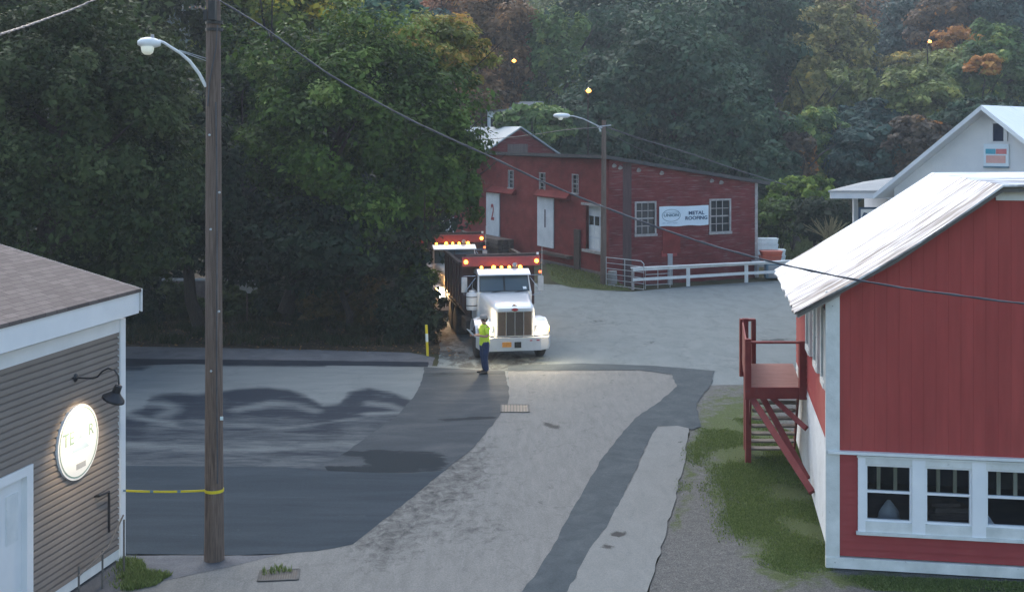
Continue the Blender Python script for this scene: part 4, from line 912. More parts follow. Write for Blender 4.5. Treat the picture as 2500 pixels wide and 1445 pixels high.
# eave: soffit box and fascia
oh = .27; eo = .04
mb = MB(); mb.hexa(LW.slab(-eo, LLEN, ztf - .40, ztf - .33, -.02, oh)); mb.build('soffit', M['white_clean'], lb)
mb = MB(); mb.hexa(LW.slab(-eo - .03, LLEN, ztf - .42, ztf - .03, oh, oh + .03)); mb.build('fascia', M['white_clean'], lb)
p0, p1 = LW.P(-eo - .06, ztf, oh + .06), LW.P(LLEN, ztf, oh + .06); up_ = Vector((-wl.y, wl.x, 0)); RUN = 5.2; rp = .265
q0, q1 = p0 + up_ * RUN + Vector((0, 0, rp * RUN)), p1 + up_ * RUN + Vector((0, 0, rp * RUN)); dn = Vector((0, 0, -.06))
MB().hexa([p0 + dn, p1 + dn, q1 + dn, q0 + dn, p0, p1, q1, q0]).build('roof', M['shingle'], lb)
r0_, r1_ = q0 + up_ * RUN - Vector((0, 0, rp * RUN)), q1 + up_ * RUN - Vector((0, 0, rp * RUN))
MB().hexa([q0 + dn, q1 + dn, r1_ + dn, r0_ + dn, q0, q1, r1_, r0_]).build('roof_back', M['shingle'], lb)
mb = MB(); wf_ = Vector((wl.x, wl.y, 0)) * .03; a, b = p0 + wf_ * .4, q0 + wf_ * .4
mb.hexa([a + Vector((0, 0, -.40)), b + Vector((0, 0, -.40)), b + wf_ + Vector((0, 0, -.40)), a + wf_ + Vector((0, 0, -.40)), a + Vector((0, 0, -.01)), b + Vector((0, 0, -.01)), b + wf_ + Vector((0, 0, -.01)), a + wf_ + Vector((0, 0, -.01))]).build('rake_board', M['white_clean'], lb)
mb = MB(); gx0 = BW.P(0, zsf, 0); mb.add([BW.P(0, zsf, 0), BW.P(10, zsf, 0), BW.P(5, zsf + 1.2, 0)], [(0, 1, 2)]).build('rear_gable', M['taupe'], lb)
# door in the wall
dtop = LW.Z(72, 1132)
dd = rect('door', LW, ds0 + .16, ds0 + 1.1, .1, dtop - .14, -.10, -.05, M['white_clean'], lb)
mb = MB(); mb.hexa(LW.slab(ds0, ds0 + .16, .0, dtop - .14, -.10, .045)); mb.hexa(LW.slab(ds0, ds0 + 1.26, dtop - .14, dtop, -.10, .045)); mb.hexa(LW.slab(ds0 + 1.1, ds0 + 1.26, .0, dtop - .14, -.10, .045))
mb.build('frame', M['white_clean'], dd)
mb = MB(); mb.hexa(LW.slab(ds0 + .26, ds0 + .55, 1.3, dtop - .35, -.05, -.035)); mb.hexa(LW.slab(ds0 + .7, ds0 + 1.0, 1.3, dtop - .35, -.05, -.035)); mb.build('panel', M['white_paint'], dd)
# round sign
ss_ = LW.S(183); sz = LW.Z(183, 1078); sg = thing('oval_sign', 'round white shop sign on the taupe wall, brightly lit by the black lamp above it', 'sign', LW.P(ss_, sz, .02))
ax = Vector((wl.y, -wl.x, 0)); rs = .595
def disc(r, o0, o1, nm, m, par):
    mb = MB(); d = -wl; n = 40
    mb.loft([[LW.P(ss_ + math.cos(2 * math.pi * k / n) * r * 1.0, sz + math.sin(2 * math.pi * k / n) * r, o) for k in range(n)] for o in (o0, o1)]); return mb.build(nm, m, par)
disc(rs, .02, .07, 'board', M['white_clean'], sg)
mb = MB(); n = 48; ring = []
for (r_, o) in ((rs - .055, .0705), (rs - .035, .0705), (rs - .035, .074), (rs - .055, .074)):
    ring.append([LW.P(ss_ + math.cos(2 * math.pi * k / n) * r_, sz + math.sin(2 * math.pi * k / n) * r_, o) for k in range(n)])
vs_ = [p for q in ring for p in q]; fs_ = [(a * n + k, a * n + (k + 1) % n, ((a + 1) % 4) * n + (k + 1) % n, ((a + 1) % 4) * n + k) for a in range(4) for k in range(n)]
mb.add(vs_, fs_).build('ring', M['sign_green'], sg)
xd = Vector((wl.x, wl.y, 0)); upz = Vector((0, 0, 1))
text('lettering', 'TE', .30, M['sign_green'], sg, LW.P(ss_ + .30, sz + .10, .073), xd, upz, .002, .004)
text('lettering', 'R', .26, M['sign_green'], sg, LW.P(ss_ - .36, sz + .12, .073), xd, upz, .002, .004)
text('lettering', 'BREWING', .075, M['sign_grey'], sg, LW.P(ss_ - .02, sz - .40, .073), xd, upz, .002, .002) if False else None
mb = MB()                                                       # simple pine on the sign and the small grey bar
for k, (hw, z0, z1) in enumerate([(.06, .34, .46), (.13, .20, .36), (.20, .04, .24), (.27, -.14, .10)]):
    mb.add([LW.P(ss_ - .04 - hw, sz + z0, .0725), LW.P(ss_ - .04 + hw, sz + z0, .0725), LW.P(ss_ - .04, sz + z1 + .04, .0725)], [(0, 1, 2)])
mb.build('pine_emblem', M['banner_pale'], sg)
mb = MB(); mb.hexa(LW.slab(ss_ - .20, ss_ + .08, sz - .43, sz - .34, .0705, .073)); mb.build('grey_bar', M['sign_grey'], sg)
# gooseneck lamp over it
ls = LW.S(178); lz = 3.42; lp = thing('gooseneck_lamp', 'black gooseneck wall lamp lit above the round sign', 'lamp', LW.P(ls, lz, .02))
def LP(o, z): return LW.P(ls - .02, z, o)
MB().lathe(LP(.02, lz), [(.0, 0), (.07, 0), (.07, .02), (.03, .05), (0, .05)], 16, ax).build('mount', M['black_iron'], lp, smooth=True)
pts = [LP(.05, lz), LP(.34, lz), LP(.42, lz + .03), LP(.50, lz + .12), LP(.60, lz + .17), LP(.71, lz + .15), LP(.78, lz + .05), LP(.79, lz - .10)]
MB().tube(pts, .014, 8).build('arm', M['black_iron'], lp, smooth=True)
sa = Vector((-wl.y * .42, wl.x * .42, -1)).normalized()
sh_ = MB().lathe(LP(.79, lz - .08), [(.035, 0), (.06, .02), (.065, .13), (.10, .17), (.18, .24), (.185, .27), (.172, .265), (.09, .19), (.03, .16)], 22, sa).build('shade', M['black_iron'], lp, smooth=True)
bc = LP(.79, lz - .08) + sa * .215
MB().lathe(bc - sa * .04, [(0, 0), (.04, .01), (.055, .045), (.04, .08), (0, .09)], 14, sa).build('bulb', M['lamp_on'], lp, smooth=True)
li = bpy.data.lights.new('sign_light', 'SPOT'); li.energy = 48; li.color = (1, .80, .52); li.spot_size = R(100); li.spot_blend = .7; li.shadow_soft_size = .05
lo = bpy.data.objects.new('sign_light', li); C.objects.link(lo); lo.location = bc + sa * .06
lo.rotation_euler = (Vector(lo.location) - LW.P(ss_, sz - .1, 0)).to_track_quat('Z', 'Y').to_euler()
# pipe on the wall and low railing
ps = LW.S(250); pz0, pz1 = LW.Z(255, 1294), LW.Z(255, 1196)
tag(MB().tube([LW.P(ps + .28, pz1, .02), LW.P(ps + .28, pz1 + .01, .10), LW.P(ps, pz1, .12), LW.P(ps, pz1 - .05, .12), LW.P(ps, pz0, .12)], .022, 8).build('vent_pipe', M['black_iron'], None, smooth=True), 'black bent pipe on the taupe wall below the round sign', 'pipe')
hr = thing('hand_rail', 'thin grey metal hand rail along the foot of the taupe wall', 'railing', LW.P(1.2, 0, .4))
mb = MB(); mb.tube([LW.P(.55, .95, .35), LW.P(1.15, .62, .42), LW.P(2.1, .5, .45)], .016, 6); mb.build('rail', M['rust_pale'], hr)
for s_ in (.62, 1.3, 2.0): MB().tube([LW.P(s_, 0, .4), LW.P(s_, .62 if s_ > .7 else .9, .4)], .016, 6).build('rail_post', M['rust_pale'], hr)

# ------------------------------------------------------------------ old red mill
nd = Vector((-.45, 1)).normalized(); rd_ = Vector((1, .45)).normalized()
BO = Vector(((1487 - CX) * 58.8 / F, 58.8))
BL = Wall(BO, nd, (-nd.y, nd.x)); BR = Wall(BO, rd_, (nd.x * -1, -nd.y))
ml = thing('red_mill', 'weathered dark red clapboard mill with a low sloping roof and numbered white loading doors', 'building', (BO.x, BO.y + 6, 0))
BLEN = 23.0; BRL = BR.S(1848); z_top = BR.Z(1490, 383) ; z_rt = BR.Z(1848, 441)
slope = (z_rt - z_top) / BRL
hl, hrr = [], []
def lwrect(x0, x1, y0, y1): return BL.pxrect(x0, x1, y0, y1)
W_up = [lwrect(1243, 1254, 418, 458), lwrect(1319, 1331, 424, 468), lwrect(1399, 1412, 428, 471)]
g_door = lwrect(1431, 1472, 503, 612)
g_s0 = BL.S(1472)
hl = [(a, b, c, d) for a, b, c, d in W_up] + [g_door]
mb = MB(); lap(mb, BL, .0, BLEN, .45, z_top, .16, .022, hl); mb.build('long_wall', M['red_barn_old'], ml)
mb = MB(); lap(mb, BR, .0, BRL, -.75, z_top, .16, .022, [BR.pxrect(1553, 1598, 496, 571), BR.pxrect(1735, 1780, 490, 565)], top=lambda z: (z - z_top) / slope if z > z_rt else BRL)
mb.build('gable_wall', M['red_barn_peel'], ml)
mb = MB(); BX = Wall(BR.P(BRL, 0, 0).to_2d(), nd, (rd_.x, rd_.y)); lap(mb, BX, 0, BLEN, -.75, z_rt, .32, .022); mb.build('rear_wall', M['red_barn_old'], ml)
mb = MB(); mb.hexa(BL.slab(0, BLEN, -.8, .46, -.1, .02)); mb.build('foundation', M['stone'], ml)
rect('corner_board', BR, -.03, .16, -.6, z_top - .05, .0, .045, M['red_barn_peel'], ml)
rect('corner_board', BR, BRL - .14, BRL + .02, -.6, z_rt, .0, .045, M['old_trim'], ml)
mb = MB(); mb.hexa([BR.P(s, z_top + slope * s + dz, o) for dz in (-.14, .03) for s, o in ((-.35, .35), (BRL + .6, .35), (BRL + .6, -BLEN), (-.35, -BLEN))]); mb.build('roof', M['roof_dark'], ml)
s0_, s1_ = BR.S(1520), BR.S(1541)
rect('board_strip', BR, s0_, s1_, -.3, z_top + slope * s1_ - .14, .02, .034, M['board_dark'], ml)
s0_, s1_ = BR.S(1617), BR.S(1660); rect('boarded_opening', BR, s0_, s1_, BR.Z(1640, 618), BR.Z(1640, 556), .02, .045, M['red_barn_old'], ml)
s0_, s1_ = BR.S(1614), BR.S(1652); rect('patch_board', BR, s0_, s1_, BR.Z(1630, 626), BR.Z(1630, 612), .02, .04, M['red_lap'], ml)
# small loading lights under the eave
for px, py in ((1497, 400), (1512, 405), (1557, 411), (1613, 418), (1735, 437), (1758, 441)):
    p = BR.P(BR.S(px), BR.Z(px, py), .06); mb = MB(); mb.lathe(p, [(.02, .0), (.09, .08), (.12, .16), (.02, .13)], 10, Vector((.1, -.6, -.7))); mb.build('eave_vent', M['old_trim'], ml)
def sash(wall, r, cols, rows, parent, mf, fw=.07, nm='window', proud=.05, extra=None):
    a, b, c, d = r
    mb = MB(); t = fw
    for q in ((a - t, a, c - t, d + t), (b, b + t, c - t, d + t)): mb.hexa(wall.slab(*q, -.02, proud))
    mb.hexa(wall.slab(a, b, d, d + t, -.02, proud)); mb.hexa(wall.slab(a - t * 1.3, b + t * 1.3, c - t * 1.4, c, -.02, proud + .05))
    wdw = mb.build(nm, mf, parent)
    mb = MB()
    for k in range(1, cols): x = a + (b - a) * k / cols; mb.hexa(wall.slab(x - .018, x + .018, c, d, -.06, -.035))
    for k in range(1, rows):
        z = c + (d - c) * k / rows; q = .035 if k * 2 == rows else .018; mb.hexa(wall.slab(a, b, z - q, z + q, -.062, -.033))
    mb.build('muntin', mf, wdw)
    MB().add([wall.P(a, c, -.055), wall.P(b, c, -.055), wall.P(b, d, -.055), wall.P(a, d, -.055)], [(0, 1, 2, 3)]).build('pane', M['dark_glass'], wdw)
    return wdw
for r in W_up: sash(BL, r, 2, 4, ml, M['old_trim'], .06)
sash(BR, BR.pxrect(1553, 1598, 496, 571), 3, 4, ml, M['old_trim'], .09)
sash(BR, BR.pxrect(1735, 1780, 490, 565), 3, 4, ml, M['old_trim'], .10)
# numbered sliding doors, each under its red track hood
for (x0, x1, y0, y1, num, nx, hx0, hx1) in ((1190, 1222, 471, 581, '2', 1204, 1183, 1261), (1315, 1354, 482, 603, '1', 1333, 1314, 1395), (1078, 1110, 462, 570, '3', 1094, 1060, 1140)):
    a, b, c, d = BL.pxrect(x0, x1, y0, y1)
    dw = rect('loading_door', BL, a, b, c, d, .03, .09, M['door_white'], ml, .008)
    if num != '3': text('number', num, 1.35, M['num_red'] if num == '2' else M['num_dark'], dw, BL.P((a + b) / 2, (c + d) / 2 + .15, .095), -Vector((nd.x, nd.y, 0)), (0, 0, 1), .004, .03, sx=.75)
    ha, hb = sorted((BL.S(hx0), BL.S(hx1))); mb = MB()
    mb.hexa([BL.P(ha, d + .02, .02), BL.P(hb, d + .02, .02), BL.P(hb, d + .02, .30), BL.P(ha, d + .02, .30), BL.P(ha, d + .42, .02), BL.P(hb, d + .42, .02), BL.P(hb, d + .10, .32), BL.P(ha, d + .10, .32)]); mb.build('track_hood', M['red_barn_old'], ml)
# panelled white door in a recess
a, b, c, d = g_door
gd = rect('panel_door', BL, a, b, c, d, -.22, -.16, M['door_white'], ml)
mb = MB(); 
for k in range(3):
    w0 = a + (b - a) * (k + .12) / 3; w1 = a + (b - a) * (k + .88) / 3; mb.hexa(BL.slab(w0, w1, c + (d - c) * .56, c + (d - c) * .76, -.162, -.15))
mb.build('pane', M['dark_glass'], gd)
mb = MB()
for k in range(3):
    for z0_, z1_ in ((.03, .26), (.30, .53)):
        w0 = a + (b - a) * (k + .08) / 3; w1 = a + (b - a) * (k + .92) / 3; mb.hexa(BL.slab(w0, w1, c + (d - c) * z0_, c + (d - c) * z1_, -.162, -.145))
mb.build('panel', M['white_paint'], gd)
MB().hexa(BL.slab(a - .1, b + .35, c - .14, c, -.2, .08)).build('door_sill', M['old_trim'], ml); MB().hexa(BL.slab(a - .1, b + .35, d, d + .12, -.2, .12)).build('door_lintel', M['old_trim'], ml)
mb = MB(); mb.hexa(BL.slab(b, b + .3, c, d, -.24, -.2)); mb.build('door_reveal', M['red_barn_old'], ml)
s_ = BL.S(1412); rect('wall_post', BL, s_ - .3, s_ + .3, .0, BL.Z(1412, 560), .02, .12, M['rust'], ml)
s0_, s1_ = sorted((BL.S(1330), BL.S(1400))); rect('loading_sill', BL, s0_, s1_, BL.Z(1365, 625), BL.Z(1365, 618), .0, .35, M['rust'], ml)
# raised gable on the mill roof
gp = Vector(((1268 - CX) * 74 / F, 74)); gz = 7.75
GR = Wall(gp, rd_, (-nd.x, -nd.y)); hw = 3.25; gb = gz - 2.0
mb = MB(); mb.loft([[GR.P(-hw, gb, 0), GR.P(hw, gb, 0), GR.P(0, gz - .1, 0)], [GR.P(-hw, gb, -.1), GR.P(hw, gb, -.1), GR.P(0, gz - .1, -.1)]]); mb.build('upper_gable', M['red_barn_peel'], ml)
mb = MB()
for sgn in (-1, 1):
    o0, o1 = .3, -9.0; mb.hexa([GR.P(0, gz - .02, o0), GR.P(sgn * (hw + .35), gb - .26, o0), GR.P(sgn * (hw + .35), gb - .26, o1), GR.P(0, gz - .02, o1), GR.P(0, gz + .08, o0), GR.P(sgn * (hw + .35), gb - .16, o0), GR.P(sgn * (hw + .35), gb - .16, o1), GR.P(0, gz + .08, o1)])
mb.build('upper_roof', M['roof_metal'], ml)
a, b = GR.S(1239), GR.S(1288); rect('gable_shutter', GR, a, b, GR.Z(1263, 377), GR.Z(1263, 352), .0, .04, M['grey_board'], ml)
# banner
a, b = BR.S(1608), BR.S(1728); c, d = BR.Z(1668, 551), BR.Z(1668, 503)
bn_ = thing('banner', 'white banner reading METAL ROOFING between the two mill windows', 'banner', BR.P(a, c, .05))
BNT = .016
def bp(s, z, o): return BR.P(s, z + (s - a) * -.012, o)
cl = MB(); nn = 12; cl.loft([[BR.P(a + (b - a) * k / nn, c + .02 * math.sin(k * 1.1), .06), BR.P(a + (b - a) * k / nn, c + .02 * math.sin(k * 1.1), .075 + .006 * math.sin(k)), BR.P(a + (b - a) * k / nn, d + .012 * math.sin(k * .7), .075), BR.P(a + (b - a) * k / nn, d + .012 * math.sin(k * .7), .06)] for k in range(nn + 1)])
cl.build('cloth', M['banner'], bn_)
X3 = Vector((rd_.x, rd_.y, 0)); bw = b - a; bh = d - c
text('lettering', 'METAL', .25, M['banner_blue'], bn_, BR.P(a + bw * .745, c + bh * .63, .09), X3, (0, 0, 1), .003, .008, sx=1.25)
text('lettering', 'ROOFING', .25, M['banner_blue'], bn_, BR.P(a + bw * .745, c + bh * .37, .09), X3, (0, 0, 1), .003, .008, sx=1.2)
text('lettering', 'UNION', .20, M['banner_grey'], bn_, BR.P(a + bw * .235, c + bh * .55, .09), X3, (0, 0, 1), .003, .008, sx=1.35)
rect('logo_bar', BR, a + bw * .09, a + bw * .38, c + bh * .685, c + bh * .705, .086, .092, M['banner_grey'], bn_)
mb = MB(); n = 36
def el(rx_, rz_, o): return [BR.P(a + bw * .235 + math.cos(2 * math.pi * k / n) * rx_, c + bh * .54 + math.sin(2 * math.pi * k / n) * rz_, o) for k in range(n)]
rg = [el(.52, .29, .086), el(.55, .315, .086), el(.55, .315, .091), el(.52, .29, .091)]
mb.add([p for q in rg for p in q], [(i * n + k, i * n + (k + 1) % n, ((i + 1) % 4) * n + (k + 1) % n, ((i + 1) % 4) * n + k) for i in range(4) for k in range(n)]); mb.build('logo_ellipse', M['banner_grey'], bn_)
mb = MB()
for k, (u, v) in enumerate([(.06, .12), (.14, .21), (.22, .24), (.26, .36)]): mb.hexa(BR.slab(a + bw * u, a + bw * v, c + bh * .135, c + bh * .185, .086, .09))
mb.build('small_print', M['banner_pale'], bn_)

# ------------------------------------------------------------------ white gabled building, grey canopy, far houses
g45 = Vector((math.cos(R(45)), -math.sin(R(45)))); gpk = W(2415, 268, 34)
WG = Wall(gpk.to_2d(), g45, (-g45.y * -1, g45.x * -1)); WG.n = Vector((-.7071, -.7071))
wb = thing('white_gable_building', 'white sided building with a bright gable roof rising behind the red shop', 'building', (gpk.x + 3, gpk.y + 3, 0))
hwg = 2.9; pg = .80; zpk = gpk.z
mb = MB(); lap(mb, WG, -hwg, hwg, 0, zpk - hwg * pg, .16, .02)
mb.loft([[WG.P(-hwg, zpk - hwg * pg, .01), WG.P(hwg, zpk - hwg * pg, .01), WG.P(0, zpk, .01)], [WG.P(-hwg, zpk - hwg * pg, -.1), WG.P(hwg, zpk - hwg * pg, -.1), WG.P(0, zpk, -.1)]])
mb.build('gable_wall', M['house_white'], wb)
for sgn, nm in ((-1, 'roof_far_slope'), (1, 'roof_near_slope')):
    o0, o1 = .55, -9.0; e = hwg + .4
    MB().hexa([WG.P(0, zpk - .02, o0), WG.P(sgn * e, zpk - .02 - e * pg, o0), WG.P(sgn * e, zpk - .02 - e * pg, o1), WG.P(0, zpk - .02, o1),
               WG.P(0, zpk + .12, o0), WG.P(sgn * e, zpk + .12 - e * pg, o0), WG.P(sgn * e, zpk + .12 - e * pg, o1), WG.P(0, zpk + .12, o1)]).build(nm, M['roof_white'] if sgn > 0 else M['house_white'], wb)
a, b = WG.S(2426), WG.S(2452); c, d = WG.Z(2440, 345), WG.Z(2440, 302)
wv = rect('vent_opening', WG, a, b, c, d, .012, .03, M['navy'], wb)
mb = MB(); mb.hexa(WG.slab(a - .12, a, c, d + .1, .012, .06)); mb.hexa(WG.slab(b, b + .10, c, d + .1, .012, .06)); mb.hexa(WG.slab(a, b, d, d + .1, .012, .06)); mb.build('frame', M['house_white'], wv)
a, b = WG.S(2404), WG.S(2465); c, d = WG.Z(2434, 406), WG.Z(2434, 352)
gsn = thing('gable_sign', 'square sign with teal and red bars high on the white gable', 'sign', WG.P(a, c, .05))
rect('board', WG, a, b, c, d, .02, .07, M['banner'], gsn)
w_ = b - a; h_ = d - c
rect('teal_bar', WG, a + w_ * .08, a + w_ * .48, c + h_ * .55, c + h_ * .78, .072, .08, M['sign_teal'], gsn)
rect('red_bar', WG, a + w_ * .50, a + w_ * .92, c + h_ * .55, c + h_ * .78, .072, .08, M['sign_red'], gsn)
rect('pink_bar', WG, a + w_ * .10, a + w_ * .88, c + h_ * .14, c + h_ * .48, .072, .08, M['sign_pink'], gsn)
rect('lower_edge', WG, a, b, c - .05, c - .003, .02, .09, M['banner_grey'], gsn)

cn = thing('canopy_building', 'low building with a shallow grey canopy roof behind the red shop', 'building', (14, 46, 0))
ca = W(2022, 470, 42); 
mb = MB(); x0, x1 = ca.x, ca.x + 9; y0, y1 = 42.0, 50; zc = ca.z
mb.hexa([(x0, y0, zc), (x1, y0, zc), (x1 + 1, y1, zc), (x0 + 3.6, y1, zc), (x0, y0, zc + .06), (x1, y0, zc + .06), (x1 + 1, y1, zc + .06), (x0 + 3.6, y1, zc + .06)]); mb.build('canopy_edge_top', M['sign_grey'], cn)
mb = MB(); mb.add([(x0 - .02, y0 - .02, zc + .062), (x1, y0 - .02, zc + .062), (x1, y0 + 5, zc + .62), (x0 + 5.2, y0 + 5, zc + .55), (x0 + 3.6, y1, zc + .062), (x1 + 1, y1, zc + .062)], [(0, 1, 2, 3), (0, 3, 4), (3, 2, 5, 4)]); mb.build('roof', M['roof_grey'], cn)
MB().hexa([(x0 + .1, y0 + .05, zc - .22), (x1, y0 + .05, zc - .22), (x1, y0 + .15, zc - .22), (x0 + .1, y0 + .15, zc - .22), (x0 + .1, y0 + .05, zc - .003), (x1, y0 + .05, zc - .003), (x1, y0 + .15, zc - .003), (x0 + .1, y0 + .15, zc - .003)]).build('fascia', M['house_white'], cn)
p = W(2088, 520, 43.5); MB().box((p.x, 43.5, (zc - .22) / 2), (.16, .16, zc - .22)).build('post', M['house_white'], cn)
MB().box((x1 - 1.5, 48, (zc) / 2 - .02), (8, 3, zc - .05)).build('wall', M['house_white'], cn)
a = W(2096, 506, 43); b = W(2220, 560, 43)
sn = thing('blue_white_sign', 'white lit board with a blue and green mark under the grey canopy', 'sign', (a.x, 43, b.z))
MB().box(((a.x + b.x) / 2, 43, (a.z + b.z) / 2), (b.x - a.x, .08, a.z - b.z)).build('board', M['banner_blue'], sn)
MB().box(((a.x + b.x) / 2 + .02, 42.95, (a.z + b.z) / 2 - .02), (b.x - a.x - .10, .03, a.z - b.z - .10)).build('face', M['paper'], sn)
q = W(2108, 522, 42.9)
MB().add([(q.x - .1, 42.925, q.z - .22), (q.x + .05, 42.925, q.z - .25), (q.x + .16, 42.925, q.z + .02), (q.x + .02, 42.925, q.z + .05)], [(0, 1, 2, 3)]).build('blue_mark', M['banner_blue'], sn)

def house(px0, px1, pye, pyr, pyb, Y, label, wallm, roofm, rot=0, nw=3):
    a, b = W(px0, pye, Y), W(px1, pye, Y); r_ = W((px0 + px1) / 2, pyr, Y + 3); zb_ = min(W(px0, pyb, Y).z, float(terrain(a.x, Y)))
    t = thing('far_house', label, 'house', ((a.x + b.x) / 2, Y, zb_), 'houses among the trees'); ze = a.z; zr = r_.z; D_ = 7
    MB().hexa([(a.x, Y, zb_), (b.x, Y, zb_), (b.x, Y + D_, zb_), (a.x, Y + D_, zb_), (a.x, Y, ze), (b.x, Y, ze), (b.x, Y + D_, ze), (a.x, Y + D_, ze)]).build('wall', wallm, t)
    MB().loft([[(x, Y - .3, ze + .01), (x, Y + D_ / 2, zr), (x, Y + D_ + .3, ze + .01)] for x in (a.x - .3, b.x + .3)]).build('roof', roofm, t)
    for k in range(nw):
        x = a.x + (b.x - a.x) * (k + .5) / nw; wz = ze - 1.1; wd = MB().box((x, Y - .03, wz), (1.1, .06, 1.5)).build('window', M['white_clean'], t); MB().box((x, Y - .07, wz), (.85, .03, 1.25)).build('pane', M['dark_glass'], wd)
    return t
house(1190, 1320, 272, 248, 340, 90, 'white house with a grey roof half hidden by branches above the mill gable', M['house_white'], M['roof_grey'])
house(2120, 2185, 302, 284, 330, 99, 'house with a bluish grey roof showing low in the hillside trees at right', M['roof_grey'], M['roof_metal'], nw=2)

# ------------------------------------------------------------------ utility poles, lamps and cables
pb = G(523, 1366); pb.z = 0
up1 = thing('utility_pole', 'thick weathered wooden pole in the foreground at left with a lamp arm and yellow tape', 'pole', pb)
mb = MB(); mb.tube([pb + Vector((-.012 * z / 7, 0, z)) for z in (-.1, .4, 1, 2, 3, 4, 5, 6, 7, 8, 9, 10.6)], [.175, .165, .158, .153, .148, .144, .14, .136, .132, .128, .124, .118], 20); mb.build('shaft', M['wood_pole'], up1, smooth=True)
P0 = lambda px, py, dy=0: W(px, py, pb.y + dy)
mb = MB(); z1 = P0(523, 60).z
for k in (0, .12): mb.lathe((pb.x, pb.y, z1 - k), [(.128, 0), (.15, 0), (.15, .05), (.128, .05)], 18)
mb.build('band', M['black_iron'], up1)
mb = MB(); mb.box((pb.x + .01, pb.y - .16, z1 + .22), (.12, .14, .34)); mb.box((pb.x - .13, pb.y - .06, z1 + .15), (.07, .1, .2)); mb.build('bracket', M['black_iron'], up1, bevel=.01)
mb = MB(); mb.tube([P0(531, 62, -.14), P0(527, 120, -.165), P0(518, 165, -.165), P0(511, 205, -.15), P0(507, 260, -.15)], .012, 6); mb.tube([P0(527, 250, -.155), P0(529, 380, -.16), P0(530, 620, -.165), P0(529, 900, -.17), P0(531, 1180, -.175)], .014, 6); mb.build('conduit', M['cable'], up1)
MB().box(P0(541, 1021, -.13), (.05, .02, .06)).build('pole_tag', M['tote_white'], up1)
for px_, py_ in ((512, 330), (536, 470), (515, 560), (535, 760), (516, 905)): MB().lathe(P0(px_, py_, -.13), [(0, 0), (.02, 0), (.02, .03), (0, .04)], 8, Vector((0, -1, 0))).build('bolt', M['galv'], up1)
tag(MB().lathe((pb.x, pb.y, P0(523, 1199).z), [(.160, 0), (.163, 0), (.163, .05), (.160, .05)], 22).build('pole_tape', M['yellow'], None), 'yellow tape band wrapped round the foreground pole', 'tape')
# street light of the first pole: arm reaches to the left and towards the viewer
sl1 = thing('street_light', 'white street light on a curved arm on the foreground pole', 'street light', P0(503, 205))
ap = [(503, 212, -.05), (486, 180, -.12), (463, 150, -.2), (440, 130, -.28), (420, 118, -.35), (402, 106, -.42), (388, 100, -.46)]
MB().tube([P0(*a) for a in ap], [.030, .029, .028, .026, .025, .024, .024], 10).build('arm', M['white_clean'], sl1, smooth=True)
for dz in (-3, 3): MB().tube([P0(503, 146 + dz, -.06), P0(437, 124 + dz * .3, -.3)], .008, 6).build('brace_rod', M['galv'], sl1)
hc = P0(392, 107, -.46); hd = Vector((-1, -.35, .02)).normalized(); sd_ = Vector((-hd.y, hd.x, 0)).normalized() * -1
secs = []
for t_, w_, zt_, zb_ in ((0, .055, .05, -.045), (.06, .085, .075, -.07), (.14, .11, .10, -.085), (.24, .12, .095, -.085), (.32, .10, .07, -.07), (.37, .05, .03, -.04)):
    c_ = hc + hd * t_; secs.append([c_ + sd_ * (w_ * math.cos(k * math.pi / 6)) + Vector((0, 0, (zt_ if math.sin(k * math.pi / 6) > 0 else -zb_) * math.sin(k * math.pi / 6))) for k in range(12)])
MB().loft(secs).build('housing', M['white_clean'], sl1, smooth=True)
MB().lathe(hc + hd * .21 - Vector((0, 0, .06)), [(0, -.14), (.05, -.135), (.09, -.10), (.105, -.05), (.11, .0)], 18).build('bowl', M['bowl'], sl1, smooth=True)
MB().lathe(hc + hd * .13 + Vector((0, 0, .09)), [(0, .06), (.028, .055), (.03, 0)], 10).build('photocell', M['sign_grey'], sl1, smooth=True)
# second pole
p2 = G(1473, 695); up2 = thing('utility_pole', 'slim brown wooden pole at the corner of the red mill with the far street lamp', 'pole', p2)
zt2 = W(1475, 294, p2.y).z
MB().tube([p2 + Vector((.03 * z / 8, 0, z)) for z in (-.1, .5, 2, 4, 6, zt2)], [.17, .155, .145, .13, .12, .105], 14).build('shaft', M['wood_pole'], up2, smooth=True)
Q = lambda px, py, dy=0: W(px, py, p2.y + dy)
mb = MB(); mb.tube([Q(1458, 310, -.1), Q(1492, 306, -.1)], .03, 6); mb.tube([Q(1463, 312, -.12), Q(1466, 322, -.12)], .05, 6); mb.build('insulator_bracket', M['galv'], up2)
sl2 = thing('street_light', 'small grey white street light on the far pole beside the mill', 'street light', Q(1470, 312))
MB().tube([Q(1470, 313, -.12), Q(1450, 303, -.3), Q(1425, 291, -.5), Q(1400, 284, -.6), Q(1388, 283, -.62)], .03, 8).build('arm', M['galv'], sl2, smooth=True)
hc = Q(1391, 283, -.62); hd = Vector((-1, -.1, 0)).normalized(); sd_ = Vector((.1, -1, 0)).normalized(); secs = []
for t_, w_, h_ in ((0, .06, .05), (.10, .13, .10), (.35, .17, .13), (.60, .16, .12), (.74, .11, .08), (.80, .03, .03)):
    c_ = hc + hd * t_; secs.append([c_ + sd_ * (w_ * math.cos(k * math.pi / 6)) + Vector((0, 0, h_ * math.sin(k * math.pi / 6))) for k in range(12)])
MB().loft(secs).build('housing', M['white_clean'], sl2, smooth=True)
MB().lathe(hc + hd * .45 - Vector((0, 0, .08)), [(0, -.14), (.08, -.12), (.13, -.05), (.14, 0)], 14).build('bowl', M['bowl'], sl2, smooth=True)
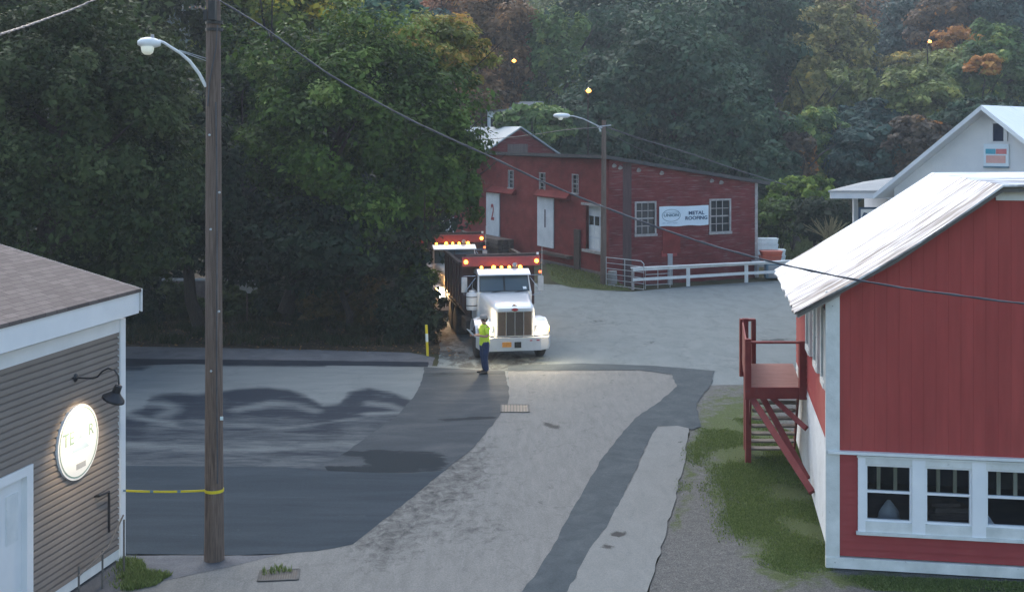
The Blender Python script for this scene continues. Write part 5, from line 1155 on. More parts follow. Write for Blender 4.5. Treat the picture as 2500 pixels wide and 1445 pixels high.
# cables
def spline(pts, n=60):
    P = [Vector(p) for p in pts]; out = []
    for i in range(len(P) - 1):
        a, b = P[max(i - 1, 0)], P[i]; c_, d_ = P[i + 1], P[min(i + 2, len(P) - 1)]
        for k in range(n // (len(P) - 1)):
            t = k / (n // (len(P) - 1)); out.append(.5 * ((2 * b) + (c_ - a) * t + (2 * a - 5 * b + 4 * c_ - d_) * t * t + (3 * b - a - 3 * c_ + d_) * t ** 3))
    return out + [P[-1]]
def cable(name, label, pts, r, m='cable', twist=False):
    s_ = spline(pts); mb = MB()
    if twist:
        a = [p + Vector((math.sin(i * 1.9) * r * .5, 0, math.cos(i * 1.9) * r * .6)) for i, p in enumerate(s_)]; mb.tube(a, r * .8, 7); mb.tube([2 * p - q for p, q in zip(s_, a)], r * .7, 7)
    else: mb.tube(s_, r, 8)
    return tag(mb.build(name, M[m], None, smooth=True), label, 'cable')
yb = pb.y
cable('cable', 'thick twisted cable sagging from the foreground pole across the mill to the red shop',
      [W(515, -10, yb - .15), W(650, 72, yb - .4), W(800, 180, yb - .8), W(1000, 292, yb - 1.3), W(1190, 380, yb - 1.8), W(1350, 455, yb - 2.2), W(1550, 535, yb - 2.7), W(1720, 594, yb - 3.1), W(1920, 648, yb - 3.6), W(2150, 694, yb - 4.1), W(2330, 720, yb - 4.5), W(2620, 752, yb - 5), W(3300, 790, yb - 6.2), W(4200, 780, yb - 7.5)], .014, twist=True)
cable('cable', 'cable crossing the top left corner above the trees', [W(-80, 108, 13), W(0, 85, 14), W(110, 48, 16), W(240, -4, 18), W(515, -140, yb - .2)], .014, 'cable', twist=True)
cable('cable', 'cable running from the far pole down to the right along the mill roof', [Q(1483, 311), W(1560, 338, p2.y + 1), W(1680, 374, p2.y + 3), W(1790, 412, p2.y + 5), W(1872, 438, p2.y + 6.5), W(1920, 452, p2.y + 8)], .03)
cable('cable', 'thin wire from the far pole to the left, behind the maple', [Q(1468, 311), W(1380, 318, p2.y + 2), W(1280, 332, p2.y + 5), W(1150, 345, p2.y + 8)], .018)
cable('cable', 'faint second wire below the cable right of the far pole', [Q(1480, 322), W(1580, 372, p2.y + 3), W(1700, 408, p2.y + 6)], .015)
# lit lamps far up the hillside
for px, py, Y, lb in ((1255, 150, 92, 'orange street light glowing in front of the rust brown tree'), (1437, 223, 74, 'orange street light glowing just above and left of the far pole'), (2270, 103, 108, 'highest orange street light on the hillside at right')):
    p = W(px, py, Y); gz_ = float(terrain(p.x, Y)); t = thing('hill_street_light', lb, 'street light', (p.x, Y + .6, gz_), 'lit street lights on the hillside')
    MB().tube([(p.x, Y + .6, gz_), (p.x, Y + .6, p.z - .1)], .06, 6).build('pole', M['bark'], t)
    MB().tube([(p.x, Y + .6, p.z - .2), (p.x, Y + .2, p.z + .22), (p.x, Y, p.z + .16)], .04, 6).build('arm', M['galv'], t)
    MB().lathe((p.x, Y, p.z - .10), [(0, 0), (.13, .04), (.17, .12), (.10, .22), (0, .25)], 10).build('bulb', M['amber_far'], t, smooth=True)
# caution tape
a, b = G(301, 1364), pb; zt_ = H - (1197 - HY) * pb.y / F
ta, tb = LW.P(.03, zt_ - .0, .05), Vector((pb.x - .165, pb.y, zt_)); mb1, mb2 = MB(), MB()
tpc = thing('caution_tape', 'yellow barrier tape stretched from the taupe building corner to the foreground pole', 'tape', ta)
for k in range(24):
    t0, t1 = k / 24, (k + 1) / 24
    def tpn(t): return ta.lerp(tb, t) - Vector((0, 0, .02 * math.sin(math.pi * t)))
    p, q = tpn(t0), tpn(t1); h = .017; (mb1 if k % 8 else mb2).hexa([p + Vector((0, -.003, -h)), q + Vector((0, -.003, -h)), q + Vector((0, .003, -h)), p + Vector((0, .003, -h)), p + Vector((0, -.003, h)), q + Vector((0, -.003, h)), q + Vector((0, .003, h)), p + Vector((0, .003, h))])
mb1.build('yellow_stretches', M['yellow'], tpc); mb2.build('turned_stretches', M['banner_grey'], tpc)

# ------------------------------------------------------------------ fences, gates, posts
fn = thing('rail_fence', 'white two rail wooden fence at the edge of the lot in front of the mill', 'fence', G(1680, 698))
FP = [G(1545, 706), G(1680, 698), G(1822, 689), G(1960, 682), G(2100, 676)]
fh = H - (655 - HY) * FP[0].y / F
for i, p in enumerate(FP): MB().box((p.x, p.y, fh / 2 - .05), (.17 if i else .13, .13, fh + .1)).build('post', M['white_paint'] if i else M['old_trim'], fn, bevel=.01)
for z0_, z1_, o in ((fh - .13, fh, -.10), (fh * .45 - .06, fh * .45 + .08, -.10)):
    for p, q in zip(FP, FP[1:]):
        v = Vector((0, o, 0)); MB().hexa([p + v + Vector((0, 0, z0_)), q + v + Vector((0, 0, z0_)), q + v * .6 + Vector((0, 0, z0_)), p + v * .6 + Vector((0, 0, z0_)), p + v + Vector((0, 0, z1_)), q + v + Vector((0, 0, z1_)), q + v * .6 + Vector((0, 0, z1_)), p + v * .6 + Vector((0, 0, z1_))]).build('rail', M['white_paint'], fn)
MB().hexa([FP[0] + Vector((-.1, -.16, fh)), FP[-1] + Vector((.1, -.16, fh)), FP[-1] + Vector((.1, .1, fh)), FP[0] + Vector((-.1, .1, fh)), FP[0] + Vector((-.1, -.16, fh + .04)), FP[-1] + Vector((.1, -.16, fh + .04)), FP[-1] + Vector((.1, .1, fh + .04)), FP[0] + Vector((-.1, .1, fh + .04))]).build('cap_rail', M['white_paint'], fn)
def gate(label, A, B, zA, zB, hA, n=5, bars=(.5,)):
    t = thing('tube_gate', label, 'gate', A, 'metal tube gates by the mill corner'); A = Vector(A); B = Vector(B)
    fr_ = [A + Vector((0, 0, zA)), A + Vector((0, 0, zA + hA)), A.lerp(B, .93) + Vector((0, 0, zB + hA)), B + Vector((0, 0, zB + hA - .12)), B + Vector((0, 0, zB))]
    MB().tube(fr_ + [fr_[0]], .024, 6).build('frame', M['galv'], t)
    for k in range(1, n): MB().tube([A + Vector((0, 0, zA + hA * k / n)), B + Vector((0, 0, zB + (hA) * k / n))], .018, 6).build('bar', M['galv'], t)
    for u in bars: MB().tube([A.lerp(B, u) + Vector((0, 0, zA + .0)), A.lerp(B, u) + Vector((0, 0, zA + hA - .04))], .018, 6).build('brace', M['galv'], t)
A, B = G(1480, 697), G(1572, 708); ha = H - (628 - HY) * A.y / F - .05
gate('long tube gate slanting from the far pole to the white fence', A, B, .05, .03, ha)
A, B = W(1576, 700, 56.6), W(1636, 700, 57.2); A.z = B.z = 0
gate('short tube gate behind the first fence post', A, B, -.1, -.1, 1.0, 4)
p = W(1636, 690, 58.3); t_ = thing('white_post', 'pale square post standing behind the fence in front of the mill wall', 'post', (p.x, 58.3, -.6))
z_ = W(1636, 622, 58.3).z; MB().box((p.x, 58.3, z_ / 2 - .3), (.22, .22, z_ + .6)).build('shaft', M['sign_grey'], t_, bevel=.015); MB().box((p.x, 58.3, z_ + .02), (.25, .25, .04)).build('cap', M['sign_grey'], t_)
p = W(1490, 690, 58.0); tag(MB().lathe((p.x + .1, 58.0, -.05), [(0, 0), (.22, 0), (.24, .3), (.22, .72), (0, .74)], 14).build('white_barrel', M['concrete'], None, smooth=True), 'small pale barrel standing behind the tube gate', 'barrel')
# piled things by the mill's right end
gt_ = 'white totes stacked beside the mill'
def tote(x, y, z, lb, m='tote_white', sz=(.62, .5, .30), nm='tote', cat='tote', grp=gt_):
    t = thing(nm, lb, cat, (x, y, z), grp); mb = MB(); a, b, c = sz[0] / 2, sz[1] / 2, sz[2]
    def rr(k, h): return [Vector((x + sx * a * k, y + sy * b * k, z + h)) for sx, sy in ((-1, -1), (1, -1), (1, 1), (-1, 1))]
    mb.loft([rr(.86, 0), rr(.96, c * .85), rr(.92, c * .85), rr(.82, .03)]); mb.build('bin', M[m], t); mb = MB(); mb.loft([rr(1.0, c * .82), rr(1.02, c * .93), rr(.94, c * .99), rr(.90, c * .93)]); mb.build('rim', M[m], t)
for i, (px, n_, Y) in enumerate(((1858, 5, 63), (1884, 5, 63), (1902, 3, 63.2))):
    for j in range(n_):
        p = W(px, 600, Y); tote(p.x, Y, .33 + j * .305, 'white tote, %s from the ground in the %s stack beside the mill' % (('first', 'second', 'third', 'fourth', 'fifth', 'sixth')[j], ('stack next to the mill wall', 'middle', 'lower')[i].replace('stack next to the mill wall', 'wall side')))
p = W(1880, 625, 61.5)
for j in range(2): tote(p.x + .05 * j, 61.5, .80 + j * .26, ('orange red tray under another beside the white totes', 'topmost orange red tray beside the white totes')[j], 'orange_plastic', (1.1, .7, .27), 'tray', 'tray', 'orange trays beside the totes')
t_ = thing('work_table', 'long grey table carrying the orange trays behind the fence', 'table', (p.x + .6, 61.5, 0))
MB().box((p.x + .6, 61.5, .76), (3.0, .9, .06)).build('top', M['sign_grey'], t_)
for dx in (-1.3, 1.3):
    for dy in (-.35, .35): MB().box((p.x + .6 + dx, 61.5 + dy, .36), (.07, .07, .74)).build('leg', M['sign_grey'], t_)
p = W(1880, 672, 60.5); cb = thing('steel_cabinet', 'bluish grey low cabinet behind the fence right of the mill', 'cabinet', (p.x + .5, 60.5, 0))
MB().box((p.x + .7, 60.5, .40), (1.9, .6, .72)).build('body', M['banner_grey'], cb, bevel=.02); MB().box((p.x + .7, 60.18, .40), (1.7, .02, .6)).build('door', M['sign_grey'], cb)
# dry corn shock
p = W(2025, 580, 62); dg_ = thing('dry_stalks', 'tied bundle of dry corn stalks leaning by the canopy', 'dry plant', (p.x, 62, .6)); mb = MB(); rd = random.Random(5); V = []
for k in range(70):
    a = rd.uniform(0, 6.28); r_ = rd.uniform(.1, .9); b0 = Vector((p.x + math.cos(a) * r_, 62 + math.sin(a) * r_ * .6, .6)); mid = Vector((p.x + rd.gauss(0, .12), 62, 1.9)); tp_ = Vector((p.x + rd.gauss(0, .55), 62 + rd.gauss(0, .2), rd.uniform(2.4, 3.1)))
    mb.tube([b0, mid, tp_], [.03, .025, .012], 4)
o = mb.build('stalks', M['straw'], dg_); setattr_v(o.data, 'tint', rng.uniform(0, 1, len(o.data.vertices)))
# lumber along the mill wall
for i, (px, py, ln, lb) in enumerate(((1235, 600, 4.5, 'long brown timber stack against the mill wall beyond the front truck'), (1215, 612, 5.5, 'lower greyish timber stack against the mill wall'))):
    s_ = BL.S(px); t = thing('timber_stack', lb, 'timber', BL.P(s_, .3, 1.0), 'timber stacked along the mill'); zb_ = .35 if i else .45
    for j in range(3):
        for r_ in range(3): MB().hexa(BL.slab(s_ - ln / 2 + .1 * j, s_ + ln / 2 - .15 * r_, zb_ + r_ * .30 + i * .01, zb_ + .27 + r_ * .30, .5 + j * .32 + i * 1.2, .79 + j * .32 + i * 1.2)).build('timber', M['lumber'], t, bevel=.02)
# yellow marker post and small sign
p = G(1044, 867); ym = thing('marker_post', 'yellow marker post with a white band at the corner of the verge', 'marker post', p)
zt_ = H - (793 - HY) * p.y / F; lean = Vector((-.045, 0, 1))
def seg(z0_, z1_, m, nm, r_=.045): MB().tube([p + lean * z0_, p + lean * z1_], r_, 10).build(nm, M[m], ym, smooth=True)
seg(-.05, .45, 'yellow', 'lower_tube'); seg(.45, .72, 'tote_white', 'white_band', .047); seg(.72, zt_, 'yellow', 'upper_tube')
p = W(603, 700, 46); ss = thing('street_sign', 'grey cut out sign on a thin post in the dark verge behind the wooden pole', 'sign', (p.x, 46, 0))
MB().tube([(p.x, 46, -.05), (p.x, 46, p.z)], .03, 6).build('post', M['rust'], ss)
ol = [(583, 684), (628, 682), (630, 700), (628, 706), (616, 709), (612, 716), (604, 716), (600, 710), (585, 707)]
MB().loft([[W(x, y, 45.93) for x, y in ol], [W(x, y, 45.96) for x, y in ol]]).build('plate', M['sign_grey'], ss)
lw_ = thing('low_wall', 'faint grey low wall behind the dark verge left of the street sign', 'wall', W(470, 700, 52)); a, b = W(400, 689, 52), W(600, 703, 52)
MB().box(((a.x + b.x) / 2, 52, b.z / 2 + .17), (b.x - a.x, .2, b.z + .32)).build('face', M['stone'], lw_); MB().box(((a.x + b.x) / 2, 52, b.z + .37), (b.x - a.x + .1, .3, .08)).build('coping', M['sign_grey'], lw_)
# drain grates
def grate(px0, px1, py0, py1, label, n, rot=0):
    c_ = G((px0 + px1) / 2, (py0 + py1) / 2); w_ = (G(px1, (py0 + py1) / 2) - G(px0, (py0 + py1) / 2)).x; h_ = (G(px0, py0) - G(px0, py1)).y
    t = thing('drain_grate', label, 'drain grate', c_, 'storm drain grates'); Rz = Matrix.Rotation(rot, 3, 'Z')
    MB().box(c_ + Vector((0, 0, .017)), (w_, h_, .006), Rz).build('pit', M['black'], t)
    mb = MB()
    for sx, sy, lx, ly in ((-1, 0, .04, h_), (1, 0, .04, h_), (0, -1, w_, .04), (0, 1, w_, .04)): mb.box(c_ + Rz @ Vector((sx * w_ / 2, sy * h_ / 2, .021)), (lx, ly, .010), Rz)
    mb.build('frame', M['grate_frame'], t); mb = MB()
    for k in range(n): mb.box(c_ + Rz @ Vector(((k + .5) / n * w_ - w_ / 2, 0, .0225)), (w_ / n * .42, h_ - .04, .004), Rz)
    mb.build('bars', M['rust_pale'] if n < 12 else M['grate_frame'], t)
grate(1224, 1291, 989, 1007, 'pale drain grate on the road beside the asphalt patch edge', 9)
grate(634, 728, 1393, 1418, 'dark drain grate near the foreground at the foot of the parking lot', 16, .12)

# ------------------------------------------------------------------ dump trucks
def arc(c, r, a0, a1, n, y): return [Vector((c[0] + r * math.cos(a0 + (a1 - a0) * k / n), y, c[1] + r * math.sin(a0 + (a1 - a0) * k / n))) for k in range(n + 1)]
def make_truck(label, loc, rz, group):
    t = thing('dump_truck', label, 'dump truck', loc, group, rz, local=True)
    # forward +x, driver's side +y
    mb = MB()                                                   # bumper: flat middle, swept ends
    sec = lambda x, y, z0, z1, th: [Vector((x, y, z0)), Vector((x, y, z1)), Vector((x - th, y, z1)), Vector((x - th, y, z0))]
    mb.loft([sec(-.34, -1.22, .46, .80, .05), sec(-.10, -1.12, .40, .80, .05), sec(0, -.85, .37, .80, .06), sec(0, .85, .37, .80, .06), sec(-.10, 1.12, .40, .80, .05), sec(-.34, 1.22, .46, .80, .05)])
    mb.build('bumper', M['bumper_white'], t, bevel=.012)
    for (y0, y1, z0, z1, m, nm) in ((-.42, -.12, .50, .66, 'plate', 'licence_plate'), (-.02, .20, .47, .66, 'black', 'tow_slot'), (.48, .56, .68, .71, 'red_enamel', 'sticker'), (.70, .80, .68, .715, 'red_enamel', 'sticker')):
        MB().box((.006, (y0 + y1) / 2, (z0 + z1) / 2), (.012, y1 - y0, z1 - z0)).build(nm, M[m], t)
    # hood: rounded-rectangle sections from grille to cowl
    def hs(x, hw_, zt_, zb_, r_, crown=.0):
        q = []
        for (cy, cz, a0) in ((hw_ - r_, zt_ - r_, 0), (-(hw_ - r_), zt_ - r_, 90)):
            for k in range(6): a = R(a0 + 90 * k / 5); q.append(Vector((x, cy + r_ * math.cos(a), cz + r_ * math.sin(a) + crown * (1 - abs(cy + r_ * math.cos(a)) / hw_))))
        return q + [Vector((x, -hw_, zb_)), Vector((x, hw_, zb_))]
    MB().loft([hs(-.16, .63, 1.72, .80, .10), hs(-.24, .68, 1.79, .80, .14), hs(-.6, .71, 1.86, .85, .17, .02), hs(-1.2, .76, 1.93, .95, .17, .03), hs(-1.75, .82, 1.985, 1.0, .14, .03), hs(-2.02, .86, 2.0, 1.0, .12, .02)]).build('hood', M['truck_white'], t, smooth=True)
    MB().loft([[Vector((-.17, y, z)) for y, z in ((-.62, .82), (.62, .82), (.62, 1.66), (.55, 1.74), (-.55, 1.74), (-.62, 1.66))], [Vector((-.06, y, z)) for y, z in ((-.62, .82), (.62, .82), (.62, 1.66), (.55, 1.74), (-.55, 1.74), (-.62, 1.66))]]).build('grille_shell', M['truck_white'], t, bevel=.02)
    MB().box((-.056, 0, 1.235), (.02, 1.10, .76)).build('grille', M['grille'], t)
    for k in range(-1, 2): MB().box((-.034, k * .285, 1.235), (.03, .030, .78)).build('grille_bar', M['chrome'], t, bevel=.006)
    mb = MB(); mb.box((-.038, 0, 1.625), (.03, 1.16, .025)); mb.build('grille_rim', M['chrome'], t)
    el_ = lambda x, s_: [Vector((x, math.cos(k * .3142) * .115 * s_, 1.69 + math.sin(k * .3142) * .052 * s_)) for k in range(20)]
    eb = MB().loft([el_(-.06, 1), el_(-.03, 1)]).build('emblem', M['chrome'], t); MB().loft([el_(-.032, .86), el_(-.024, .86)]).build('enamel', M['red_enamel'], eb)
    MB().loft([[Vector((-.10, y, z)) for y, z in ((-.09, 1.80), (0, 1.79), (.09, 1.80), (0, 1.845))], [Vector((-.16, y * .8, z + .01)) for y, z in ((-.09, 1.80), (0, 1.79), (.09, 1.80), (0, 1.845))]]).build('ornament', M['chrome'], t)
    for s in (-1, 1):                                            # fenders, lights, wheels, doors, mirrors
        secs = []
        for k in range(11):
            a = R(-8 + 176 * k / 10); cx_, cz_ = -1.12, .66; ro = .66; ri = .60
            secs.append([Vector((cx_ + math.cos(a) * ro * 1.08, s * y, cz_ + math.sin(a) * (ro if y < 1.15 else ro - .05))) for y in (.62, .80, 1.05, 1.17, 1.21)] + [Vector((cx_ + math.cos(a) * ri * 1.08, s * y, cz_ + math.sin(a) * (ri - .02))) for y in (1.20, 1.05, .80, .62)])
        MB().loft(secs).build('fender', M['truck_white'], t, smooth=True)
        MB().loft([[Vector((-.30, s * y, z)) for y, z in ((.60, .82), (1.16, .84), (1.20, 1.10), (1.08, 1.27), (.60, 1.30))], [Vector((-.16, s * y, z)) for y, z in ((.60, .82), (1.12, .84), (1.15, 1.08), (1.04, 1.23), (.60, 1.25))], ]).build('fender_nose', M['truck_white'], t, bevel=.03)
        hl_ = MB().box((-.13, s * .90, 1.06), (.07, .36, .24)).build('headlight', M['chrome'], t, bevel=.03)
        MB().lathe((-.10, s * .90, 1.06), [(.15, 0), (.15, .02), (.10, .04), (0, .05)], 18, Vector((1, 0, 0))).build('lens', M['head_on'], hl_, smooth=True)
        MB().box((-.14, s * 1.10, 1.02), (.06, .07, .12)).build('turn_signal', M['amber'], t, bevel=.01)
        def wheel(x, y, w_, nm='wheel'):
            wh = MB().lathe((x, y - w_ / 2, .525), [(.27, .0), (.44, -.005), (.505, .03), (.525, .07), (.525, w_ - .07), (.505, w_ - .03), (.44, w_ + .005), (.27, w_)], 30, Vector((0, 1, 0))).build(nm, M['tyre'], t, smooth=True)
            oy = y + s * w_ * .32; MB().lathe((x, oy, .525), [(.28, 0), (.27, .02), (.20, -s * .04), (.11, -s * .04), (.10, s * .03), (0, s * .05)], 22, Vector((0, 1, 0))).build('rim', M['sign_grey'], wh, smooth=True)
        wheel(-1.12, s * 1.02, .30)
        for x in (-5.75, -7.10): wheel(x, s * .93, .58)
        MB().loft([[Vector((x, s * y, z)) for x, z in ((-2.08, 1.0), (-2.08, 2.0), (-2.30, 2.0), (-3.20, 2.0), (-3.20, 1.0))] for y in (.90, .945)]).build('door', M['truck_white'], t)
        MB().add([(-2.14, s * .93, 2.03), (-2.36, s * .90, 2.55), (-3.10, s * .90, 2.55), (-3.12, s * .93, 2.03)], [(0, 1, 2, 3)]).build('side_window', M['dark_glass'], t)
        mr = MB().box((-2.42, s * 1.32, 2.22), (.10, .20, .52)).build('mirror', M['sign_grey'], t, bevel=.03)
        MB().tube([(-2.36, s * .94, 2.52), (-2.40, s * 1.34, 2.52), (-2.40, s * 1.34, 1.90), (-2.36, s * .95, 1.82)], .014, 6).build('mirror_arm', M['chrome'], mr)
        MB().tube([(-2.36, s * .94, 2.45), (-2.40, s * 1.30, 1.98)], .010, 6).build('brace', M['chrome'], mr)
        MB().box((-3.15, s * 1.06, .78), (1.3, .36, .42)).build('step_tank', M['chassis'], t, bevel=.05)
        MB().box((-6.42, s * .94, 1.12), (2.7, .60, .04)).build('mud_guard', M['chassis'], t)
    MB().lathe((-2.14, -1.10, 1.42), [(0, 0), (.17, .0), (.19, .04), (.19, .52), (.17, .56), (.10, .58), (.10, .64), (0, .66)], 20).build('air_cleaner', M['truck_white'], t, smooth=True)
    mb = MB()
    for z in (1.55, 1.84): mb.lathe((-2.14, -1.10, z), [(.19, 0), (.197, 0), (.197, .03), (.19, .03)], 20)
    mb.build('cleaner_band', M['black_iron'], t)
    MB().tube([(-3.42, .98, .9), (-3.42, .98, 2.75)], .09, 12).build('exhaust_stack', M['chassis'], t, smooth=True)
    MB().tube([(-3.42, -.98, .9), (-3.42, -.98, 2.2)], .09, 12).build('exhaust_stack', M['rust'], t, smooth=True)
    # cab
    MB().loft([[Vector((x, y, z)) for y, z in ((-.93, zb_), (.93, zb_), (.93, 2.0), (hw_, zt_ - .06), (hw_ - .08, zt_), (-hw_ + .08, zt_), (-hw_, zt_ - .06), (-.93, 2.0))] for x, zb_, zt_, hw_ in ((-2.03, .95, 2.02, .90), (-2.05, .95, 2.06, .90), (-2.28, .95, 2.60, .87), (-2.45, .95, 2.71, .86), (-2.9, .95, 2.73, .86), (-3.28, .95, 2.70, .86))]).build('cab', M['truck_white'], t, bevel=.01)
    ws = lambda y, z: Vector((-2.03 - (z - 2.02) * .43 + .018, y, z))
    wsf = MB().add([ws(-.86, 2.02), ws(.86, 2.02), ws(.83, 2.60), ws(-.83, 2.60)], [(0, 1, 2, 3)]).build('windshield_seal', M['black'], t)
    for y0, y1 in ((-.83, -.03), (.03, .83)):
        MB().add([ws(y0, 2.045) + Vector((.008, 0, 0)), ws(y1, 2.045) + Vector((.008, 0, 0)), ws(y1 * .975, 2.575) + Vector((.008, 0, 0)), ws(y0 * .975, 2.575) + Vector((.008, 0, 0))], [(0, 1, 2, 3)]).build('windshield', M['screen'], t)
    MB().add([ws(.64, 2.09) + Vector((.014, 0, 0)), ws(.76, 2.09) + Vector((.014, 0, 0)), ws(.75, 2.17) + Vector((.014, 0, 0)), ws(.63, 2.17) + Vector((.014, 0, 0))], [(0, 1, 2, 3)]).build('screen_sticker', M['paper'], t)
    for y in (-.35, .45): MB().tube([ws(y - .12, 2.0) + Vector((.05, 0, 0)), ws(y + .22, 2.035) + Vector((.03, 0, 0))], .012, 5).build('wiper', M['black'], t)
    MB().hexa([(-2.02, -.90, 2.56), (-2.02, .90, 2.56), (-2.40, .90, 2.66), (-2.40, -.90, 2.66), (-2.04, -.90, 2.60), (-2.04, .90, 2.60), (-2.40, .90, 2.745), (-2.40, -.90, 2.745)]).build('visor', M['truck_white'], t, bevel=.01)
    for y, r_ in ((-.72, .045), (-.30, .062), (-.03, .045), (.24, .045), (.62, .058)):
        MB().lathe((-2.44, y, 2.79), [(r_, -.06), (r_, 0), (r_ * .7, .035), (0, .045)], 14, Vector((1, 0, 0))).build('marker_light', M['amber'], t, smooth=True)
    MB().lathe((-2.5, .43, 2.86), [(.075, 0), (.085, .05), (.07, .06), (.05, .0), (.03, -.3), (0, -.3)], 16, Vector((1, 0, 0))).build('air_horn', M['galv'], t, smooth=True)
    MB().tube([(-2.42, 1.36, 2.3), (-2.42, 1.37, 3.5)], .008, 5).build('antenna', M['galv'], t)
    # dump box with cab shield
    MB().hexa([(-3.5, -1.10, 1.02), (-3.5, 1.10, 1.02), (-8.0, 1.10, 1.02), (-8.0, -1.10, 1.02), (-3.5, -1.28, 1.35), (-3.5, 1.28, 1.35), (-8.0, 1.28, 1.35), (-8.0, -1.28, 1.35)]).build('box_floor', M['box_dark'], t)
    for s in (-1, 1):
        sd2 = MB().hexa([(-3.5, s * 1.22, 1.35), (-3.5, s * 1.28, 1.35), (-8.0, s * 1.28, 1.35), (-8.0, s * 1.22, 1.35), (-3.5, s * 1.22, 2.80), (-3.5, s * 1.28, 2.80), (-8.0, s * 1.28, 2.80), (-8.0, s * 1.22, 2.80)]).build('box_side', M['box_dark'], t)
        for k in range(6): MB().box((-3.7 - k * .82, s * 1.31, 2.05), (.10, .07, 1.42)).build('rib', M['box_dark'], sd2, bevel=.01)
        MB().box((-5.75, s * 1.30, 2.83), (4.6, .14, .09)).build('top_rail', M['rust'], sd2)
    MB().box((-3.47, 0, 2.05), (.06, 2.5, 1.55)).build('front_bulkhead', M['box_dark'], t); MB().box((-8.03, 0, 2.0), (.06, 2.56, 1.4)).build('tailgate', M['box_dark'], t)
    MB().hexa([(-2.78, -1.36, 2.94), (-2.78, 1.36, 2.94), (-3.5, 1.30, 2.86), (-3.5, -1.30, 2.86), (-2.78, -1.36, 3.0), (-2.78, 1.36, 3.0), (-3.5, 1.30, 2.92), (-3.5, -1.30, 2.92)]).build('cab_shield', M['truck_red'], t)
    MB().hexa([(-2.72, -1.36, 2.80), (-2.72, 1.36, 2.80), (-2.78, 1.36, 2.80), (-2.78, -1.36, 2.80), (-2.76, -1.36, 3.12), (-2.76, 1.36, 3.12), (-2.84, 1.36, 3.12), (-2.84, -1.36, 3.12)]).build('shield_lip', M['truck_red'], t, bevel=.012)
    for y in (-1.22, 1.24): MB().lathe((-2.73, y, 2.96), [(.065, -.03), (.065, .02), (.045, .05), (0, .06)], 14, Vector((1, 0, 0))).build('lip_light', M['amber'], t, smooth=True)
    MB().tube([(-2.95, -1.2, 3.12), (-2.95, 1.25, 3.16)], .07, 10).build('tarp_roller', M['rust'], t, smooth=True)
    MB().box((-2.86, 1.30, 3.20), (.06, .08, .08)).build('work_lamp', M['white_clean'], t)
    MB().box((-3.0, 1.42, 2.55), (.05, .08, .07)).build('side_marker', M['red_light'], t)
    g = np.random.default_rng(3); mb = MB(); nx_, ny_ = 22, 14; V = [Vector((-3.55 - 4.4 * i / nx_, -1.2 + 2.4 * j / ny_, 2.35 + .35 * math.sin(math.pi * j / ny_) * (.6 + .4 * math.sin(i * .9)) + g.normal(0, .03))) for i in range(nx_ + 1) for j in range(ny_ + 1)]
    mb.add(V, [(i * (ny_ + 1) + j, (i + 1) * (ny_ + 1) + j, (i + 1) * (ny_ + 1) + j + 1, i * (ny_ + 1) + j + 1) for i in range(nx_) for j in range(ny_)]).build('load', M['asphalt_load'], t, smooth=True)
    mb = MB()
    for s in (-1, 1): mb.box((-4.2, s * .43, .82), (7.4, .09, .28))
    mb.box((-1.12, 0, .55), (.12, 2.0, .12)); mb.box((-5.75, 0, .55), (.16, 1.9, .16)); mb.box((-7.1, 0, .55), (.16, 1.9, .16)); mb.box((-.5, 0, .62), (.6, 1.0, .3)); mb.build('chassis', M['chassis'], t)
    return t
def lights(t, e):
    for s in (-1, 1):
        l_ = bpy.data.lights.new('headlamp_beam', 'SPOT'); l_.energy = e; l_.color = (1, .84, .60); l_.spot_size = R(150); l_.spot_blend = .9; l_.shadow_soft_size = .09
        o = bpy.data.objects.new('headlamp_beam', l_); C.objects.link(o); o.parent = t; o.location = (-.02, s * .90, 1.06); o.rotation_euler = (0, R(-82), 0)
        l_ = bpy.data.lights.new('headlamp_glow', 'POINT'); l_.energy = 30; l_.color = (1, .78, .48); l_.shadow_soft_size = .10
        o = bpy.data.objects.new('headlamp_glow', l_); C.objects.link(o); o.parent = t; o.location = (-.02, s * 1.02, 1.20)
tg = 'dump trucks waiting nose to tail'
HD = R(10); rz_ = math.atan2(-math.cos(HD), math.sin(HD))
tr1 = make_truck('white nosed dump truck with dark red box in front, headlights on, beside the worker', (.10, 38.15, .0), rz_, tg); lights(tr1, 75)
def copy_tree(o, parent=None):
    c = o.copy(); C.objects.link(c)
    if parent is not None: c.parent = parent
    for ch in [x for x in o.children]: copy_tree(ch, c)
    return c
tr2 = copy_tree(tr1); HD2 = R(12); tr2.location = (-1.93, 47.1, 0.0); tr2.rotation_euler = (0, 0, math.atan2(-math.cos(HD2), math.sin(HD2)))
for ch in tr2.children:
    if ch.type == 'LIGHT': ch.data = ch.data.copy(); ch.data.color = (1, .50, .16)
tr2['label'] = 'second dump truck half hidden by leaves behind the front truck'

